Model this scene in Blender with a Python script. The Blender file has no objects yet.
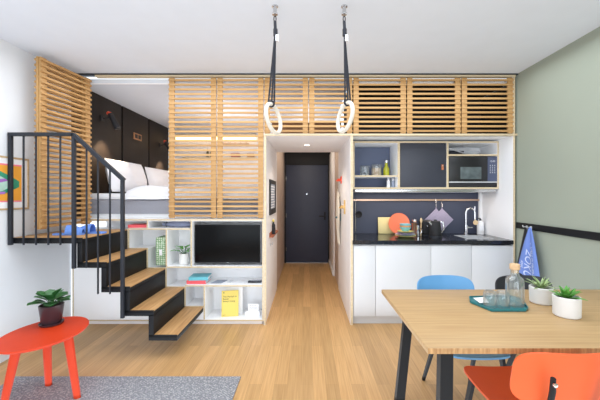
import bpy, bmesh, math, random
from mathutils import Vector, Matrix, noise
random.seed(7)
SC = bpy.context.scene
COL = SC.collection
PI = math.pi
F, CX, CY, CZ = 320.0, 307.0, 195.0, 1.45      # lens in pixels, vanishing point, eye height
D = 3.57                                       # distance of the built-in unit's front

def W(px, py, y):            # a point seen at (px, py) at distance y from the eye
    return Vector(((px - CX) * y / F, y, CZ - (py - CY) * y / F))
def G(px, py, z):            # a point seen at (px, py) lying at height z
    y = (CZ - z) * F / (py - CY)
    return Vector(((px - CX) * y / F, y, z))
def FX(px): return (px - CX) * D / F
def FZ(py): return CZ - (py - CY) * D / F

# ------------------------------------------------------------------ materials
def new_mat(name):
    m = bpy.data.materials.new(name); m.use_nodes = True
    nt = m.node_tree
    return m, nt, nt.nodes['Principled BSDF']
def lin(c):
    return tuple(((v/255)/12.92 if v/255 <= 0.04045 else ((v/255+0.055)/1.055)**2.4) for v in c)
def plain(name, rgb, rough=0.5, metal=0.0, spec=0.5, var=0.04, scale=6.0, bump=0.0, bscale=60.0):
    m, nt, b = new_mat(name)
    c = lin(rgb)
    tc = nt.nodes.new('ShaderNodeTexCoord')
    n = nt.nodes.new('ShaderNodeTexNoise'); n.inputs['Scale'].default_value = scale
    nt.links.new(tc.outputs['Object'], n.inputs['Vector'])
    r = nt.nodes.new('ShaderNodeValToRGB')
    r.color_ramp.elements[0].position = 0.3; r.color_ramp.elements[1].position = 0.7
    r.color_ramp.elements[0].color = (*[max(0, v*(1-var)) for v in c], 1)
    r.color_ramp.elements[1].color = (*[min(1, v*(1+var)) for v in c], 1)
    nt.links.new(n.outputs['Fac'], r.inputs['Fac'])
    nt.links.new(r.outputs['Color'], b.inputs['Base Color'])
    b.inputs['Roughness'].default_value = rough
    b.inputs['Metallic'].default_value = metal
    b.inputs['Specular IOR Level'].default_value = spec
    if bump:
        n2 = nt.nodes.new('ShaderNodeTexNoise'); n2.inputs['Scale'].default_value = bscale
        nt.links.new(tc.outputs['Object'], n2.inputs['Vector'])
        bp = nt.nodes.new('ShaderNodeBump'); bp.inputs['Strength'].default_value = bump; bp.inputs['Distance'].default_value = 0.01
        nt.links.new(n2.outputs['Fac'], bp.inputs['Height'])
        nt.links.new(bp.outputs['Normal'], b.inputs['Normal'])
    return m
def wood(name, a, bcol, axis, grain=40.0, rough=0.45, spec=0.4, stretch=0.05, strips=None):
    """streaky timber; axis = direction of the grain; strips = width of laminated strips"""
    m, nt, b = new_mat(name)
    L = nt.links
    tc = nt.nodes.new('ShaderNodeTexCoord')
    mp = nt.nodes.new('ShaderNodeMapping')
    sc = [grain]*3; sc['xyz'.index(axis)] = grain*stretch
    mp.inputs['Scale'].default_value = sc
    L.new(tc.outputs['Object'], mp.inputs['Vector'])
    n = nt.nodes.new('ShaderNodeTexNoise'); n.inputs['Scale'].default_value = 1.0
    n.inputs['Detail'].default_value = 4
    L.new(mp.outputs['Vector'], n.inputs['Vector'])
    r = nt.nodes.new('ShaderNodeValToRGB')
    r.color_ramp.elements[0].position = 0.3; r.color_ramp.elements[1].position = 0.7
    r.color_ramp.elements[0].color = (*lin(a), 1); r.color_ramp.elements[1].color = (*lin(bcol), 1)
    L.new(n.outputs['Fac'], r.inputs['Fac'])
    out = r.outputs['Color']
    if strips:
        length, width, amt = strips
        mp2 = nt.nodes.new('ShaderNodeMapping')
        if axis == 'y': mp2.inputs['Rotation'].default_value = (0, 0, PI/2)
        L.new(tc.outputs['Object'], mp2.inputs['Vector'])
        br = nt.nodes.new('ShaderNodeTexBrick')
        br.inputs['Color1'].default_value = (1-amt, 1-amt, 1-amt*1.15, 1); br.inputs['Color2'].default_value = (1+amt*.6, 1+amt*.6, 1+amt*.6, 1)
        br.inputs['Mortar'].default_value = (1-amt*1.3, 1-amt*1.5, 1-amt*1.8, 1)
        br.inputs['Scale'].default_value = 1.0; br.inputs['Mortar Size'].default_value = 0.0012
        br.inputs['Brick Width'].default_value = length; br.inputs['Row Height'].default_value = width
        br.offset = 0.37
        L.new(mp2.outputs['Vector'], br.inputs['Vector'])
        mx = nt.nodes.new('ShaderNodeMix'); mx.data_type = 'RGBA'; mx.blend_type = 'MULTIPLY'
        mx.inputs['Factor'].default_value = 1.0
        L.new(out, mx.inputs[6]); L.new(br.outputs['Color'], mx.inputs[7]); out = mx.outputs[2]
    L.new(out, b.inputs['Base Color'])
    b.inputs['Roughness'].default_value = rough; b.inputs['Specular IOR Level'].default_value = spec
    return m
def glassy(name, rgb=(250, 253, 253)):
    m, nt, b = new_mat(name)
    nt.nodes.remove(b); L = nt.links
    out = nt.nodes['Material Output']
    tr = nt.nodes.new('ShaderNodeBsdfTransparent'); tr.inputs['Color'].default_value = (*lin(rgb), 1)
    gl = nt.nodes.new('ShaderNodeBsdfGlossy'); gl.inputs['Roughness'].default_value = 0.03
    tc = nt.nodes.new('ShaderNodeTexCoord'); n = nt.nodes.new('ShaderNodeTexNoise'); n.inputs['Scale'].default_value = 3
    L.new(tc.outputs['Object'], n.inputs['Vector'])
    lw = nt.nodes.new('ShaderNodeLayerWeight'); lw.inputs['Blend'].default_value = 0.35
    mr = nt.nodes.new('ShaderNodeMapRange'); mr.inputs['To Min'].default_value = 0.05; mr.inputs['To Max'].default_value = 0.75
    L.new(lw.outputs['Facing'], mr.inputs['Value'])
    mx = nt.nodes.new('ShaderNodeMixShader')
    L.new(mr.outputs['Result'], mx.inputs['Fac']); L.new(tr.outputs[0], mx.inputs[1]); L.new(gl.outputs[0], mx.inputs[2])
    df = nt.nodes.new('ShaderNodeBsdfTranslucent'); df.inputs['Color'].default_value = (.95, .97, 1, 1)
    m2 = nt.nodes.new('ShaderNodeMixShader'); m2.inputs['Fac'].default_value = 0.10
    L.new(mx.outputs[0], m2.inputs[1]); L.new(df.outputs[0], m2.inputs[2])
    L.new(m2.outputs[0], out.inputs['Surface'])
    return m
def emit(name, rgb, s):
    m, nt, b = new_mat(name)
    b.inputs['Base Color'].default_value = (*lin(rgb), 1)
    b.inputs['Emission Color'].default_value = (*lin(rgb), 1); b.inputs['Emission Strength'].default_value = s
    return m

M = {}
M['wall'] = plain('wall_white_paint', (232, 235, 239), 0.8, var=0.01)
M['ceil'] = plain('ceiling_white_paint', (222, 228, 237), 0.9, var=0.01)
M['sage'] = plain('sage_paint', (154, 161, 147), 0.85, var=0.015, scale=2)
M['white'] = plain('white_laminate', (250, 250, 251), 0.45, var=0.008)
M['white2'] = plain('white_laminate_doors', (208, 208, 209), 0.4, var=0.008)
M['corr'] = plain('corridor_laminate', (238, 234, 233), 0.6, var=0.01)
M['corr2'] = plain('corridor_wood_panel', (196, 176, 162), 0.6, var=0.05)
M['ply'] = wood('birch_ply_edge', (202, 182, 148), (216, 198, 166), 'x', 60, 0.55)
M['slatx'] = wood('golden_oak_slats', (170, 127, 76), (206, 165, 110), 'x', 42, 0.5, stretch=0.02)
M['slaty'] = wood('golden_oak_slats_side', (166, 122, 70), (204, 160, 104), 'y', 42, 0.5, stretch=0.02)
M['stile'] = wood('golden_oak_stile', (184, 142, 89), (200, 158, 104), 'z', 45, 0.5, stretch=0.06)
M['floor'] = wood('bamboo_floor', (188, 145, 94), (208, 166, 114), 'y', 85, 0.38, 0.4, 0.03, (1.7, 0.098, 0.18))
M['bamx'] = wood('bamboo_table', (176, 141, 97), (194, 162, 116), 'x', 60, 0.42, 0.4, 0.04, (2.6, 0.022, 0.05))
M['bamend'] = wood('bamboo_strip_edge', (150, 106, 62), (204, 164, 112), 'z', 70, 0.45, 0.4, 0.1)
M['tread'] = wood('oak_tread', (176, 131, 82), (206, 162, 110), 'y', 50, 0.5, 0.4, 0.06, (1.5, 0.06, 0.06))
M['black'] = plain('black_steel', (21, 22, 25), 0.5, spec=0.25, var=0.05)
M['rail'] = plain('charcoal_handrail_steel', (40, 43, 50), 0.5, spec=0.3, var=0.05)
M['blackp'] = plain('black_panel', (36, 30, 27), 0.6, spec=0.25, var=0.08, scale=3)
M['blackin'] = plain('black_box_lining', (30, 30, 33), 0.7, var=0.1)
M['navy'] = plain('navy_panel', (66, 72, 92), 0.5, var=0.04)
M['navyd'] = plain('dark_navy_laminate', (52, 55, 66), 0.45, var=0.04)
M['cellblue'] = plain('blue_grey_lining', (98, 108, 134), 0.6, var=0.03)
M['door'] = plain('dark_blue_door_paint', (58, 65, 86), 0.5, var=0.03)
M['worktop'] = plain('black_stone', (30, 31, 36), 0.16, var=0.1, scale=40)
M['steel'] = plain('brushed_steel', (205, 205, 206), 0.25, 1.0, var=0.03)
M['chrome'] = plain('chrome', (225, 225, 228), 0.1, 1.0, var=0.01)
M['copper'] = plain('copper_rail', (204, 172, 150), 0.35, 1.0, var=0.03)
M['cork'] = plain('cork', (214, 180, 140), 0.8, var=0.1, scale=60)
M['palewood'] = wood('pale_wood', (216, 184, 138), (232, 206, 164), 'z', 50, 0.5)
M['boardy'] = plain('pale_yellow_board', (232, 215, 152), 0.5, var=0.03)
M['bedgrey'] = plain('grey_bed_fabric', (152, 153, 162), 0.9, var=0.05, scale=90, bump=0.3, bscale=300)
M['linen'] = plain('white_linen', (238, 239, 243), 0.9, var=0.01)
M['red'] = plain('orange_red_lacquer', (208, 60, 22), 0.5, spec=0.3, var=0.03)
M['orange'] = plain('coral_orange_plastic', (230, 98, 50), 0.5, spec=0.3, var=0.02)
M['blue'] = plain('sky_blue_plastic', (98, 158, 206), 0.42, var=0.02)
M['blackc'] = plain('black_plastic', (44, 46, 52), 0.5, var=0.03)
M['pot'] = plain('aubergine_glaze', (64, 50, 56), 0.3, var=0.1)
M['potw'] = plain('white_stoneware', (232, 231, 228), 0.5, var=0.02)
M['soil'] = plain('potting_soil', (70, 58, 48), 0.95, var=0.3, scale=120, bump=0.8)
M['leaf'] = plain('green_leaf', (54, 106, 54), 0.35, var=0.3, scale=25)
M['leafb'] = plain('bright_green_leaf', (92, 156, 66), 0.4, var=0.25, scale=25)
M['leafp'] = plain('pale_striped_leaf', (150, 172, 118), 0.45, var=0.4, scale=70)
M['teal'] = plain('teal_tray', (38, 118, 124), 0.4, var=0.05)
M['tvblack'] = plain('tv_glass', (5, 6, 8), 0.12, spec=0.12, var=0.2)
M['tvbez'] = plain('tv_bezel', (24, 25, 28), 0.3)
M['silver'] = plain('silver_plastic', (205, 207, 210), 0.35, 0.35)
M['coral'] = plain('coral_enamel', (246, 128, 92), 0.45, var=0.02)
M['hookred'] = plain('coral_red_hook', (236, 92, 66), 0.5)
M['hooky'] = plain('mustard_hook', (222, 184, 116), 0.5)
M['hookt'] = plain('teal_hook', (90, 132, 140), 0.5)
M['cream'] = plain('cream_cotton', (236, 228, 212), 0.9, var=0.05)
M['lilac'] = plain('lilac_knit', (166, 158, 182), 0.95, var=0.12, scale=140, bump=0.6, bscale=220)
M['bluet'] = plain('cornflower_cotton', (110, 136, 204), 0.9, var=0.06)
M['bluets'] = plain('pale_blue_print', (206, 216, 240), 0.9)
M['slip'] = plain('blue_felt', (108, 148, 224), 0.9, var=0.08, scale=60)
M['slate'] = plain('slate_blue_fabric', (122, 129, 152), 0.85, var=0.1, scale=30)
M['paper'] = plain('white_paper', (243, 243, 244), 0.8, var=0.01)
M['greyp'] = plain('grey_card', (150, 158, 174), 0.7, var=0.05)
M['ink'] = plain('dark_ink', (70, 66, 50), 0.8)
M['inkg'] = plain('grey_ink', (164, 166, 172), 0.8)
M['yellow'] = plain('yellow_cover', (240, 216, 112), 0.6, var=0.02)
M['bteal'] = plain('aqua_cover', (106, 190, 204), 0.5, var=0.06)
M['bred'] = plain('coral_pink_cover', (232, 92, 98), 0.5, var=0.05)
M['rope'] = plain('black_webbing', (32, 34, 43), 0.8, var=0.1, scale=90)
M['ring'] = plain('cream_wood_ring', (212, 205, 192), 0.5, var=0.04)
M['picf'] = wood('pale_oak_frame', (190, 160, 120), (214, 186, 146), 'y', 50)
M['art_o'] = plain('art_orange', (240, 166, 56), 0.7, var=0.03)
M['art_p'] = plain('art_pink', (246, 130, 150), 0.7)
M['art_m'] = plain('art_mint', (176, 212, 196), 0.7, var=0.15, scale=14)
M['art_g'] = plain('art_green', (52, 150, 116), 0.7, var=0.2, scale=14)
M['art_v'] = plain('art_violet', (172, 110, 196), 0.7, var=0.1)
M['dkred'] = plain('dark_red', (140, 48, 54), 0.6)
M['brown'] = plain('brown_cabinet', (150, 106, 70), 0.6, var=0.1)
M['redwood'] = wood('reddish_wood', (150, 84, 58), (180, 108, 78), 'y', 50)
M['dkgreen'] = plain('dark_bottle_green', (58, 66, 50), 0.3)
M['oil'] = plain('olive_oil', (170, 170, 36), 0.15, var=0.05)
M['grain'] = plain('dry_muesli', (206, 176, 146), 0.9, var=0.3, scale=160)
M['aqua'] = plain('aqua_glaze', (140, 200, 206), 0.3)
M['stripe'] = plain('orange_stripe_glaze', (240, 170, 110), 0.3)
M['blueg'] = plain('powder_blue_glaze', (150, 176, 206), 0.3)
M['yg'] = plain('yellow_green_glaze', (206, 208, 128), 0.3)
M['ctrl'] = plain('control_panel_blue_grey', (74, 82, 108), 0.3)
M['mwwin'] = plain('microwave_window', (92, 102, 104), 0.15, var=0.3, scale=10)
M['leather'] = plain('tan_leather', (186, 112, 74), 0.6, var=0.08)
M['glass'] = glassy('clear_glass')
M['led'] = emit('warm_led_strip', (255, 214, 150), 5.0)
M['spot'] = emit('spot_lamp_glow', (255, 236, 205), 12.0)
def pattern_mat(name, a, b_, scale):
    m, nt, b = new_mat(name)
    tc = nt.nodes.new('ShaderNodeTexCoord'); v = nt.nodes.new('ShaderNodeTexVoronoi')
    v.inputs['Scale'].default_value = scale; v.inputs['Randomness'].default_value = 0.25
    nt.links.new(tc.outputs['Object'], v.inputs['Vector'])
    r = nt.nodes.new('ShaderNodeValToRGB'); r.color_ramp.interpolation = 'CONSTANT'
    r.color_ramp.elements[0].color = (*lin(a), 1); r.color_ramp.elements[1].color = (*lin(b_), 1)
    r.color_ramp.elements[1].position = 0.42
    nt.links.new(v.outputs['Distance'], r.inputs['Fac']); nt.links.new(r.outputs['Color'], b.inputs['Base Color'])
    b.inputs['Roughness'].default_value = 0.7
    return m
M['greenpat'] = pattern_mat('green_dot_print', (214, 226, 204), (116, 158, 110), 46)
def rug_mat():
    m, nt, b = new_mat('grey_woven_wool')
    L = nt.links
    tc = nt.nodes.new('ShaderNodeTexCoord')
    mp = nt.nodes.new('ShaderNodeMapping'); mp.inputs['Scale'].default_value = (44, 80, 1); mp.inputs['Rotation'].default_value = (0, 0, .5)
    L.new(tc.outputs['Object'], mp.inputs['Vector'])
    v = nt.nodes.new('ShaderNodeTexVoronoi'); v.inputs['Scale'].default_value = 1.0; v.inputs['Randomness'].default_value = 0.4
    L.new(mp.outputs['Vector'], v.inputs['Vector'])
    n = nt.nodes.new('ShaderNodeTexNoise'); n.inputs['Scale'].default_value = 90
    L.new(tc.outputs['Object'], n.inputs['Vector'])
    a = nt.nodes.new('ShaderNodeMath'); a.operation = 'ADD'
    L.new(v.outputs['Distance'], a.inputs[0]); L.new(n.outputs['Fac'], a.inputs[1])
    r = nt.nodes.new('ShaderNodeValToRGB')
    r.color_ramp.elements[0].position = 0.55; r.color_ramp.elements[1].position = 1.25
    r.color_ramp.elements[0].color = (*lin((206, 206, 208)), 1); r.color_ramp.elements[1].color = (*lin((132, 134, 141)), 1)
    L.new(a.outputs[0], r.inputs['Fac']); L.new(r.outputs['Color'], b.inputs['Base Color'])
    bp = nt.nodes.new('ShaderNodeBump'); bp.inputs['Strength'].default_value = 0.8; bp.inputs['Distance'].default_value = 0.006; bp.invert = True
    L.new(v.outputs['Distance'], bp.inputs['Height']); L.new(bp.outputs['Normal'], b.inputs['Normal'])
    b.inputs['Roughness'].default_value = 0.95
    return m
M['rug'] = rug_mat()

# ------------------------------------------------------------------ mesh builder
class MB:
    def __init__(self): self.bm = bmesh.new()
    def _join(self, t, mi=0):
        me = bpy.data.meshes.new('t')
        for f in t.faces:
            if mi: f.material_index = mi
        t.to_mesh(me); t.free()
        self.bm.from_mesh(me); bpy.data.meshes.remove(me)
    def box(self, x0, x1, y0, y1, z0, z1, bev=0.0, mi=0, front=None, mat=None, seg=2):
        t = bmesh.new(); bmesh.ops.create_cube(t, size=1.0)
        for v in t.verts:
            v.co = Vector(((x0+x1)/2 + v.co.x*(x1-x0), (y0+y1)/2 + v.co.y*(y1-y0), (z0+z1)/2 + v.co.z*(z1-z0)))
        if bev: bmesh.ops.bevel(t, geom=t.edges[:], offset=bev, segments=seg, affect='EDGES', profile=0.5)
        t.normal_update()
        if front is not None:
            for f in t.faces:
                if f.normal.y < -0.9: f.material_index = front
        if mat: bmesh.ops.transform(t, matrix=mat, verts=t.verts)
        self._join(t, mi); return self
    def tube(self, pts, r, seg=10, mi=0, closed=False, cap=True):
        pts = [Vector(p) for p in pts]; n = len(pts)
        rs = r if isinstance(r, (list, tuple)) else [r]*n
        t = bmesh.new(); rings = []
        up = None
        for i, p in enumerate(pts):
            if closed: d = pts[(i+1) % n] - pts[i-1]
            else: d = pts[min(i+1, n-1)] - pts[max(i-1, 0)]
            d.normalize()
            if up is None:
                up = Vector((0, 0, 1)) if abs(d.z) < 0.9 else Vector((0, 1, 0))
            a = (up - d*up.dot(d)).normalized(); b = d.cross(a); up = a
            rings.append([t.verts.new(p + (a*math.cos(k*2*PI/seg) + b*math.sin(k*2*PI/seg))*rs[i]) for k in range(seg)])
        m = n if closed else n-1
        for i in range(m):
            A, B = rings[i], rings[(i+1) % n]
            for k in range(seg): t.faces.new((A[k], A[(k+1) % seg], B[(k+1) % seg], B[k]))
        if cap and not closed:
            t.faces.new(rings[0][::-1]); t.faces.new(rings[-1])
        bmesh.ops.recalc_face_normals(t, faces=t.faces)
        self._join(t, mi); return self
    def bar(self, a, b, w, h, mi=0, up=(0, 0, 1)):      # rectangular bar between two points
        a, b = Vector(a), Vector(b); d = (b-a).normalized(); u = Vector(up)
        if abs(d.dot(u)) > 0.99: u = Vector((0, 1, 0))
        s = d.cross(u).normalized(); u = s.cross(d)
        t = bmesh.new(); vs = []
        for p in (a, b):
            vs.append([t.verts.new(p + s*i*w/2 + u*j*h/2) for i, j in ((-1, -1), (1, -1), (1, 1), (-1, 1))])
        for k in range(4): t.faces.new((vs[0][k], vs[0][(k+1) % 4], vs[1][(k+1) % 4], vs[1][k]))
        t.faces.new(vs[0][::-1]); t.faces.new(vs[1])
        bmesh.ops.recalc_face_normals(t, faces=t.faces)
        self._join(t, mi); return self
    def lathe(self, prof, c=(0, 0, 0), seg=28, mi=0, sx=1.0, sy=1.0, mat=None):
        t = bmesh.new(); c = Vector(c); rings = []
        for r, z in prof:
            if r < 1e-6: rings.append([t.verts.new((0, 0, z))])
            else: rings.append([t.verts.new((r*sx*math.cos(k*2*PI/seg), r*sy*math.sin(k*2*PI/seg), z)) for k in range(seg)])
        for A, B in zip(rings, rings[1:]):
            for k in range(seg):
                if len(A) == 1 and len(B) == 1: continue
                if len(A) == 1: t.faces.new((A[0], B[k], B[(k+1) % seg]))
                elif len(B) == 1: t.faces.new((A[k], A[(k+1) % seg], B[0]))
                else: t.faces.new((A[k], A[(k+1) % seg], B[(k+1) % seg], B[k]))
        bmesh.ops.recalc_face_normals(t, faces=t.faces)
        m = Matrix.Translation(c) @ (mat if mat else Matrix.Identity(4))
        bmesh.ops.transform(t, matrix=m, verts=t.verts)
        self._join(t, mi); return self
    def prism(self, poly, axis, a, b, mi=0, bev=0.0):    # poly in the two other axes, extruded from a to b
        t = bmesh.new()
        def pt(p, h):
            if axis == 'z': return (p[0], p[1], h)
            if axis == 'y': return (p[0], h, p[1])
            return (h, p[0], p[1])
        A = [t.verts.new(pt(p, a)) for p in poly]; B = [t.verts.new(pt(p, b)) for p in poly]
        n = len(poly)
        fa = t.faces.new(A[::-1]); fb = t.faces.new(B)
        for k in range(n): t.faces.new((A[k], A[(k+1) % n], B[(k+1) % n], B[k]))
        bmesh.ops.recalc_face_normals(t, faces=t.faces)
        if bev:
            es = [e for e in t.edges if (fa in e.link_faces or fb in e.link_faces)]
            bmesh.ops.bevel(t, geom=es, offset=bev, segments=2, affect='EDGES', profile=0.5)
        self._join(t, mi); return self
    def sheet(self, fn, nu, nv, th=0.0, mi=0):          # fn(u, v) -> point, u, v in 0..1
        t = bmesh.new()
        g = [[t.verts.new(fn(i/nu, j/nv)) for j in range(nv+1)] for i in range(nu+1)]
        for i in range(nu):
            for j in range(nv): t.faces.new((g[i][j], g[i+1][j], g[i+1][j+1], g[i][j+1]))
        t.normal_update()
        if th:
            bmesh.ops.solidify(t, geom=t.faces[:], thickness=th)
            bmesh.ops.recalc_face_normals(t, faces=t.faces)
        self._join(t, mi); return self
    def leaf(self, base, d, length, width, bend=0.3, mi=0, n=6, up=(0, 0, 1), round_=False):
        base, d = Vector(base), Vector(d).normalized()
        s = d.cross(Vector(up))
        if s.length < 0.01: s = Vector((1, 0, 0))
        s.normalize(); u = s.cross(d).normalized()
        def fn(a, b):
            w = width*0.5*(math.sin(PI*min(1, a*0.86+0.14))**0.8)*(1 if a < 1 else 0.02)
            if round_: w = width*0.5*max(.06, math.sin(PI*(a**1.3))**.55 if 0 < a < 1 else .06)
            q = base + d*length*a - u*bend*length*a*a
            return q + s*w*(b-0.5)*2 + u*abs(b-0.5)*w*0.5
        return self.sheet(fn, n, 2, 0.0015, mi)
    def build(self, name, mats, parent=None, smooth=True):
        bm = self.bm
        bm.normal_update()
        for f in bm.faces: f.smooth = smooth
        for e in bm.edges:
            if len(e.link_faces) == 2: e.smooth = e.calc_face_angle(0) < math.radians(38)
            else: e.smooth = False
        if parent is not None:
            o_ = OFF.get(parent, Vector())
            bmesh.ops.translate(bm, vec=-o_, verts=bm.verts)
        else:
            xs = [v.co for v in bm.verts]
            o_ = Vector(((min(v.x for v in xs)+max(v.x for v in xs))/2, (min(v.y for v in xs)+max(v.y for v in xs))/2, min(v.z for v in xs)))
            bmesh.ops.translate(bm, vec=-o_, verts=bm.verts)
        me = bpy.data.meshes.new(name); bm.to_mesh(me); bm.free()
        for m in (mats if isinstance(mats, (list, tuple)) else [mats]): me.materials.append(m)
        o = bpy.data.objects.new(name, me); COL.objects.link(o)
        if parent is not None: o.parent = parent; OFF[o] = OFF.get(parent, Vector())
        else: o.location = o_; OFF[o] = o_
        return o
OFF = {}
def tag(o, label, cat, group=None, kind=None):
    o['label'] = label; o['category'] = cat
    if group: o['group'] = group
    if kind: o['kind'] = kind
    return o
def thing(name, label, cat, loc=(0, 0, 0), group=None):
    o = bpy.data.objects.new(name, None); o.empty_display_size = 0.05; COL.objects.link(o)
    o.location = loc; OFF[o] = Vector(loc)
    return tag(o, label, cat, group)
def struct(name, mb, mats, parent=None, label=None):
    o = mb.build(name, mats, parent)
    if parent is None: o['kind'] = 'structure'
    if label: o['label'] = label
    return o
def copy_tree(o, parent=None):
    c = o.copy(); COL.objects.link(c)
    if parent is not None: c.parent = parent
    for ch in list(o.children): copy_tree(ch, c)
    return c
def text_into(mb, s, size, mat, mi=0, ext=0.0006, align='LEFT'):
    cu = bpy.data.curves.new('txt', 'FONT'); cu.body = s; cu.size = size; cu.extrude = ext; cu.align_x = align
    cu.resolution_u = 3
    ob = bpy.data.objects.new('txt', cu); COL.objects.link(ob)
    bpy.context.view_layer.update()
    me = bpy.data.meshes.new_from_object(ob.evaluated_get(bpy.context.evaluated_depsgraph_get()))
    t = bmesh.new(); t.from_mesh(me); bmesh.ops.transform(t, matrix=mat, verts=t.verts)
    mb._join(t, mi)
    bpy.data.meshes.remove(me); bpy.data.objects.remove(ob); bpy.data.curves.remove(cu)
def frame_mat(o, x, y):      # matrix whose local x, y axes are the given vectors
    x = Vector(x).normalized(); y = Vector(y); y = (y - x*y.dot(x)).normalized(); z = x.cross(y)
    m = Matrix((x, y, z)).transposed().to_4x4(); m.translation = Vector(o); return m

# ------------------------------------------------------------------ the setting
XL, XR, ZC = -2.645, 2.345, 2.80
YB = -2.2
struct('floor', MB().box(XL-.1, XR+.1, YB, 7.1, -0.06, 0.0), M['floor'])
struct('ceiling', MB().box(XL-.1, XR+.1, YB, D+.06, ZC, ZC+0.06), M['ceil'])
struct('wall_left', MB().box(XL-.1, XL, YB, D+.02, 0, ZC), M['wall'])
struct('wall_right', MB().box(XR, XR+.1, YB, 4.4, 0, ZC), M['sage'])
struct('trim_1', MB().box(XR-.014, XR, 0.0, D+.0, 1.083, 1.148, 0.002), M['black'])      # black band on the sage wall
struct('baseboard_left', MB().box(XL, XL+.004, YB, D-.02, 0, 0.012), M['wall'])
# bedroom
BX0, BX1, BY1 = -2.63, -0.49, 6.08
LZ = 1.185
wb = MB()
for a, b in ((3.62, 4.535), (4.575, 5.305), (5.345, 6.08)):
    wb.box(BX0-.02, BX0, a, b, LZ, 2.72, 0.004)
wb.box(BX0-.06, BX0-.02, 3.62, 6.1, LZ, 2.72)
struct('wall_bedroom_left', wb, M['blackp'])
struct('wall_bedroom_back', MB().box(BX0, BX1, BY1, BY1+.05, LZ, 2.72), M['corr'])
struct('wall_bedroom_right', MB().box(BX1-.02, BX1, 4.96, BY1, LZ, 2.72).box(BX1-.02, BX1, D+.06, 4.96, LZ, 2.10), M['white'])
struct('ceiling.001', MB().box(BX0-.06, 0.48, D+.05, BY1+.05, 2.72, 2.76), M['ceil'])
struct('floor.001', MB().box(BX0, BX1-.02, D+.02, BY1, LZ-.03, LZ-.001), M['white'])
# nook over the corridor + corridor ceiling
struct('wall_nook_back', MB().box(BX1, 0.48, 4.92, 4.95, 2.14, 2.72), M['white'])
struct('ceiling.002', MB().box(-0.465, 0.485, D+.01, 4.95, 2.11, 2.138), M['corr'])
struct('ceiling.003', MB().box(-0.465, 0.485, 4.95, 6.9, 2.42, 2.45), M['blackin'])
struct('wall_corridor_left', MB().box(-0.485, -0.465, D+.004, 4.95, 0, 2.138), M['corr'])
struct('wall_corridor_right', MB().box(0.485, 0.505, D+.004, 4.95, 0, 2.138), M['corr'])
cl = MB().box(-0.50, -0.48, 4.95, 6.9, 0, 2.45)
struct('wall_corridor_left.001', cl, M['corr2'])
cr = MB().box(0.497, 0.517, 4.95, 6.9, 0, 2.45)
struct('wall_corridor_right.001', cr, M['corr2'])
struct('trim_2', MB().box(0.474, 0.497, 5.72, 6.8, 0, 2.3, 0.003), M['corr'])
struct('baseboard_right', MB().box(0.46, 0.474, 5.72, 6.8, 0, 0.09, 0.003), M['white'])
# entrance door
YD = 6.82
struct('wall_entrance', MB().box(-0.48, -0.475, YD, YD+.05, 0, 2.42).box(-0.48, 0.497, YD+.0, YD+.05, 2.12, 2.42), M['blackin'])
dr = thing('door_1', 'dark blue entrance door with a black lever at the corridor end', 'door', (0, YD, 0)); dr['kind'] = 'structure'
MB().box(-0.475, -0.45, YD-.02, YD+.05, 0, 2.12, .003).box(0.447, 0.497, YD-.02, YD+.05, 0, 2.12, .003).box(-0.45, 0.447, YD-.02, YD+.05, 2.09, 2.12, .003).build('door_frame', M['blackin'], dr)
MB().box(-0.448, 0.445, YD, YD+.045, 0.008, 2.088, 0.003).build('door_leaf', M['door'], dr)
MB().box(0.365, 0.395, YD-.008, YD, 0.92, 1.09, 0.003).tube([(0.38, YD-.008, 1.0), (0.38, YD-.05, 1.0), (0.36, YD-.055, 1.0), (0.255, YD-.055, 1.0)], 0.011).build('lever_handle', M['blackin'], dr)
MB().lathe([(0, 0), (.012, 0), (.012, .005), (0, .006)], (-0.005, YD, 1.47), 14, mat=Matrix.Rotation(PI/2, 4, 'X')).build('peephole', M['chrome'], dr)
for z in (0.3, 1.02, 1.8):
    MB().tube([(-0.445, YD-.008, z-.04), (-0.445, YD-.008, z+.04)], 0.007).build('hinge', M['steel'], dr)
# plywood portal edges, rails, fascia (fixed joinery)
struct('trim_3', MB().box(FX(264.2), FX(266.2), D-.004, D+.01, 0, 2.112), M['ply'])
struct('trim_4', MB().box(FX(350.7), FX(353), D-.004, D+.01, 0, 2.112), M['ply'])
struct('trim_5', MB().box(FX(264.2), 2.345, D-.006, D+.05, 2.112, 2.134, 0.001), M['ply'])
struct('trim_6', MB().box(-2.64, 2.345, D-.02, D+.05, 2.786, 2.80, 0.001), M['rail'])
struct('trim_7', MB().box(-2.36, 2.322, D-.012, D+.05, 2.768, 2.786), M['ply'])
struct('trim_8', MB().box(-2.63, 2.30, D+.065, D+.085, 2.712, 2.76), M['white'])
# kitchen recess
KX0, KX1, KY = 0.505, 2.30, 4.23
struct('wall_kitchen_right', MB().box(KX1, 2.322, D, KY, 0, 2.786, front=1), [M['white'], M['ply']])
struct('wall_kitchen_back', MB().box(KX0, KX1, KY, KY+.03, 0, 1.53), M['navy'])
struct('wall_kitchen_back.001', MB().box(KX0, KX1, KY, KY+.03, 1.53, 2.13), M['white'])
struct('wall_kitchen_right.001', MB().box(2.262, 2.298, 4.20, KY, 0.95, 1.50), M['white'])
struct('ceiling.004', MB().box(KX0, KX1, D+.055, KY, 2.116, 2.134), M['white'])
# black storage loft behind the right-hand screens
bl = MB().box(KX0-.02, KX1, 4.2, 4.23, 2.135, 2.712).box(KX0-.02, KX0, D+.09, 4.2, 2.135, 2.712).box(KX1-.012, KX1-.001, D+.09, 4.2, 2.135, 2.712).box(KX0, KX1-.02, D+.09, 4.2, 2.135, 2.139).box(KX0, KX1-.02, D+.09, 4.2, 2.708, 2.712)
struct('wall_storage_loft', bl, M['blackin'])

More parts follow.
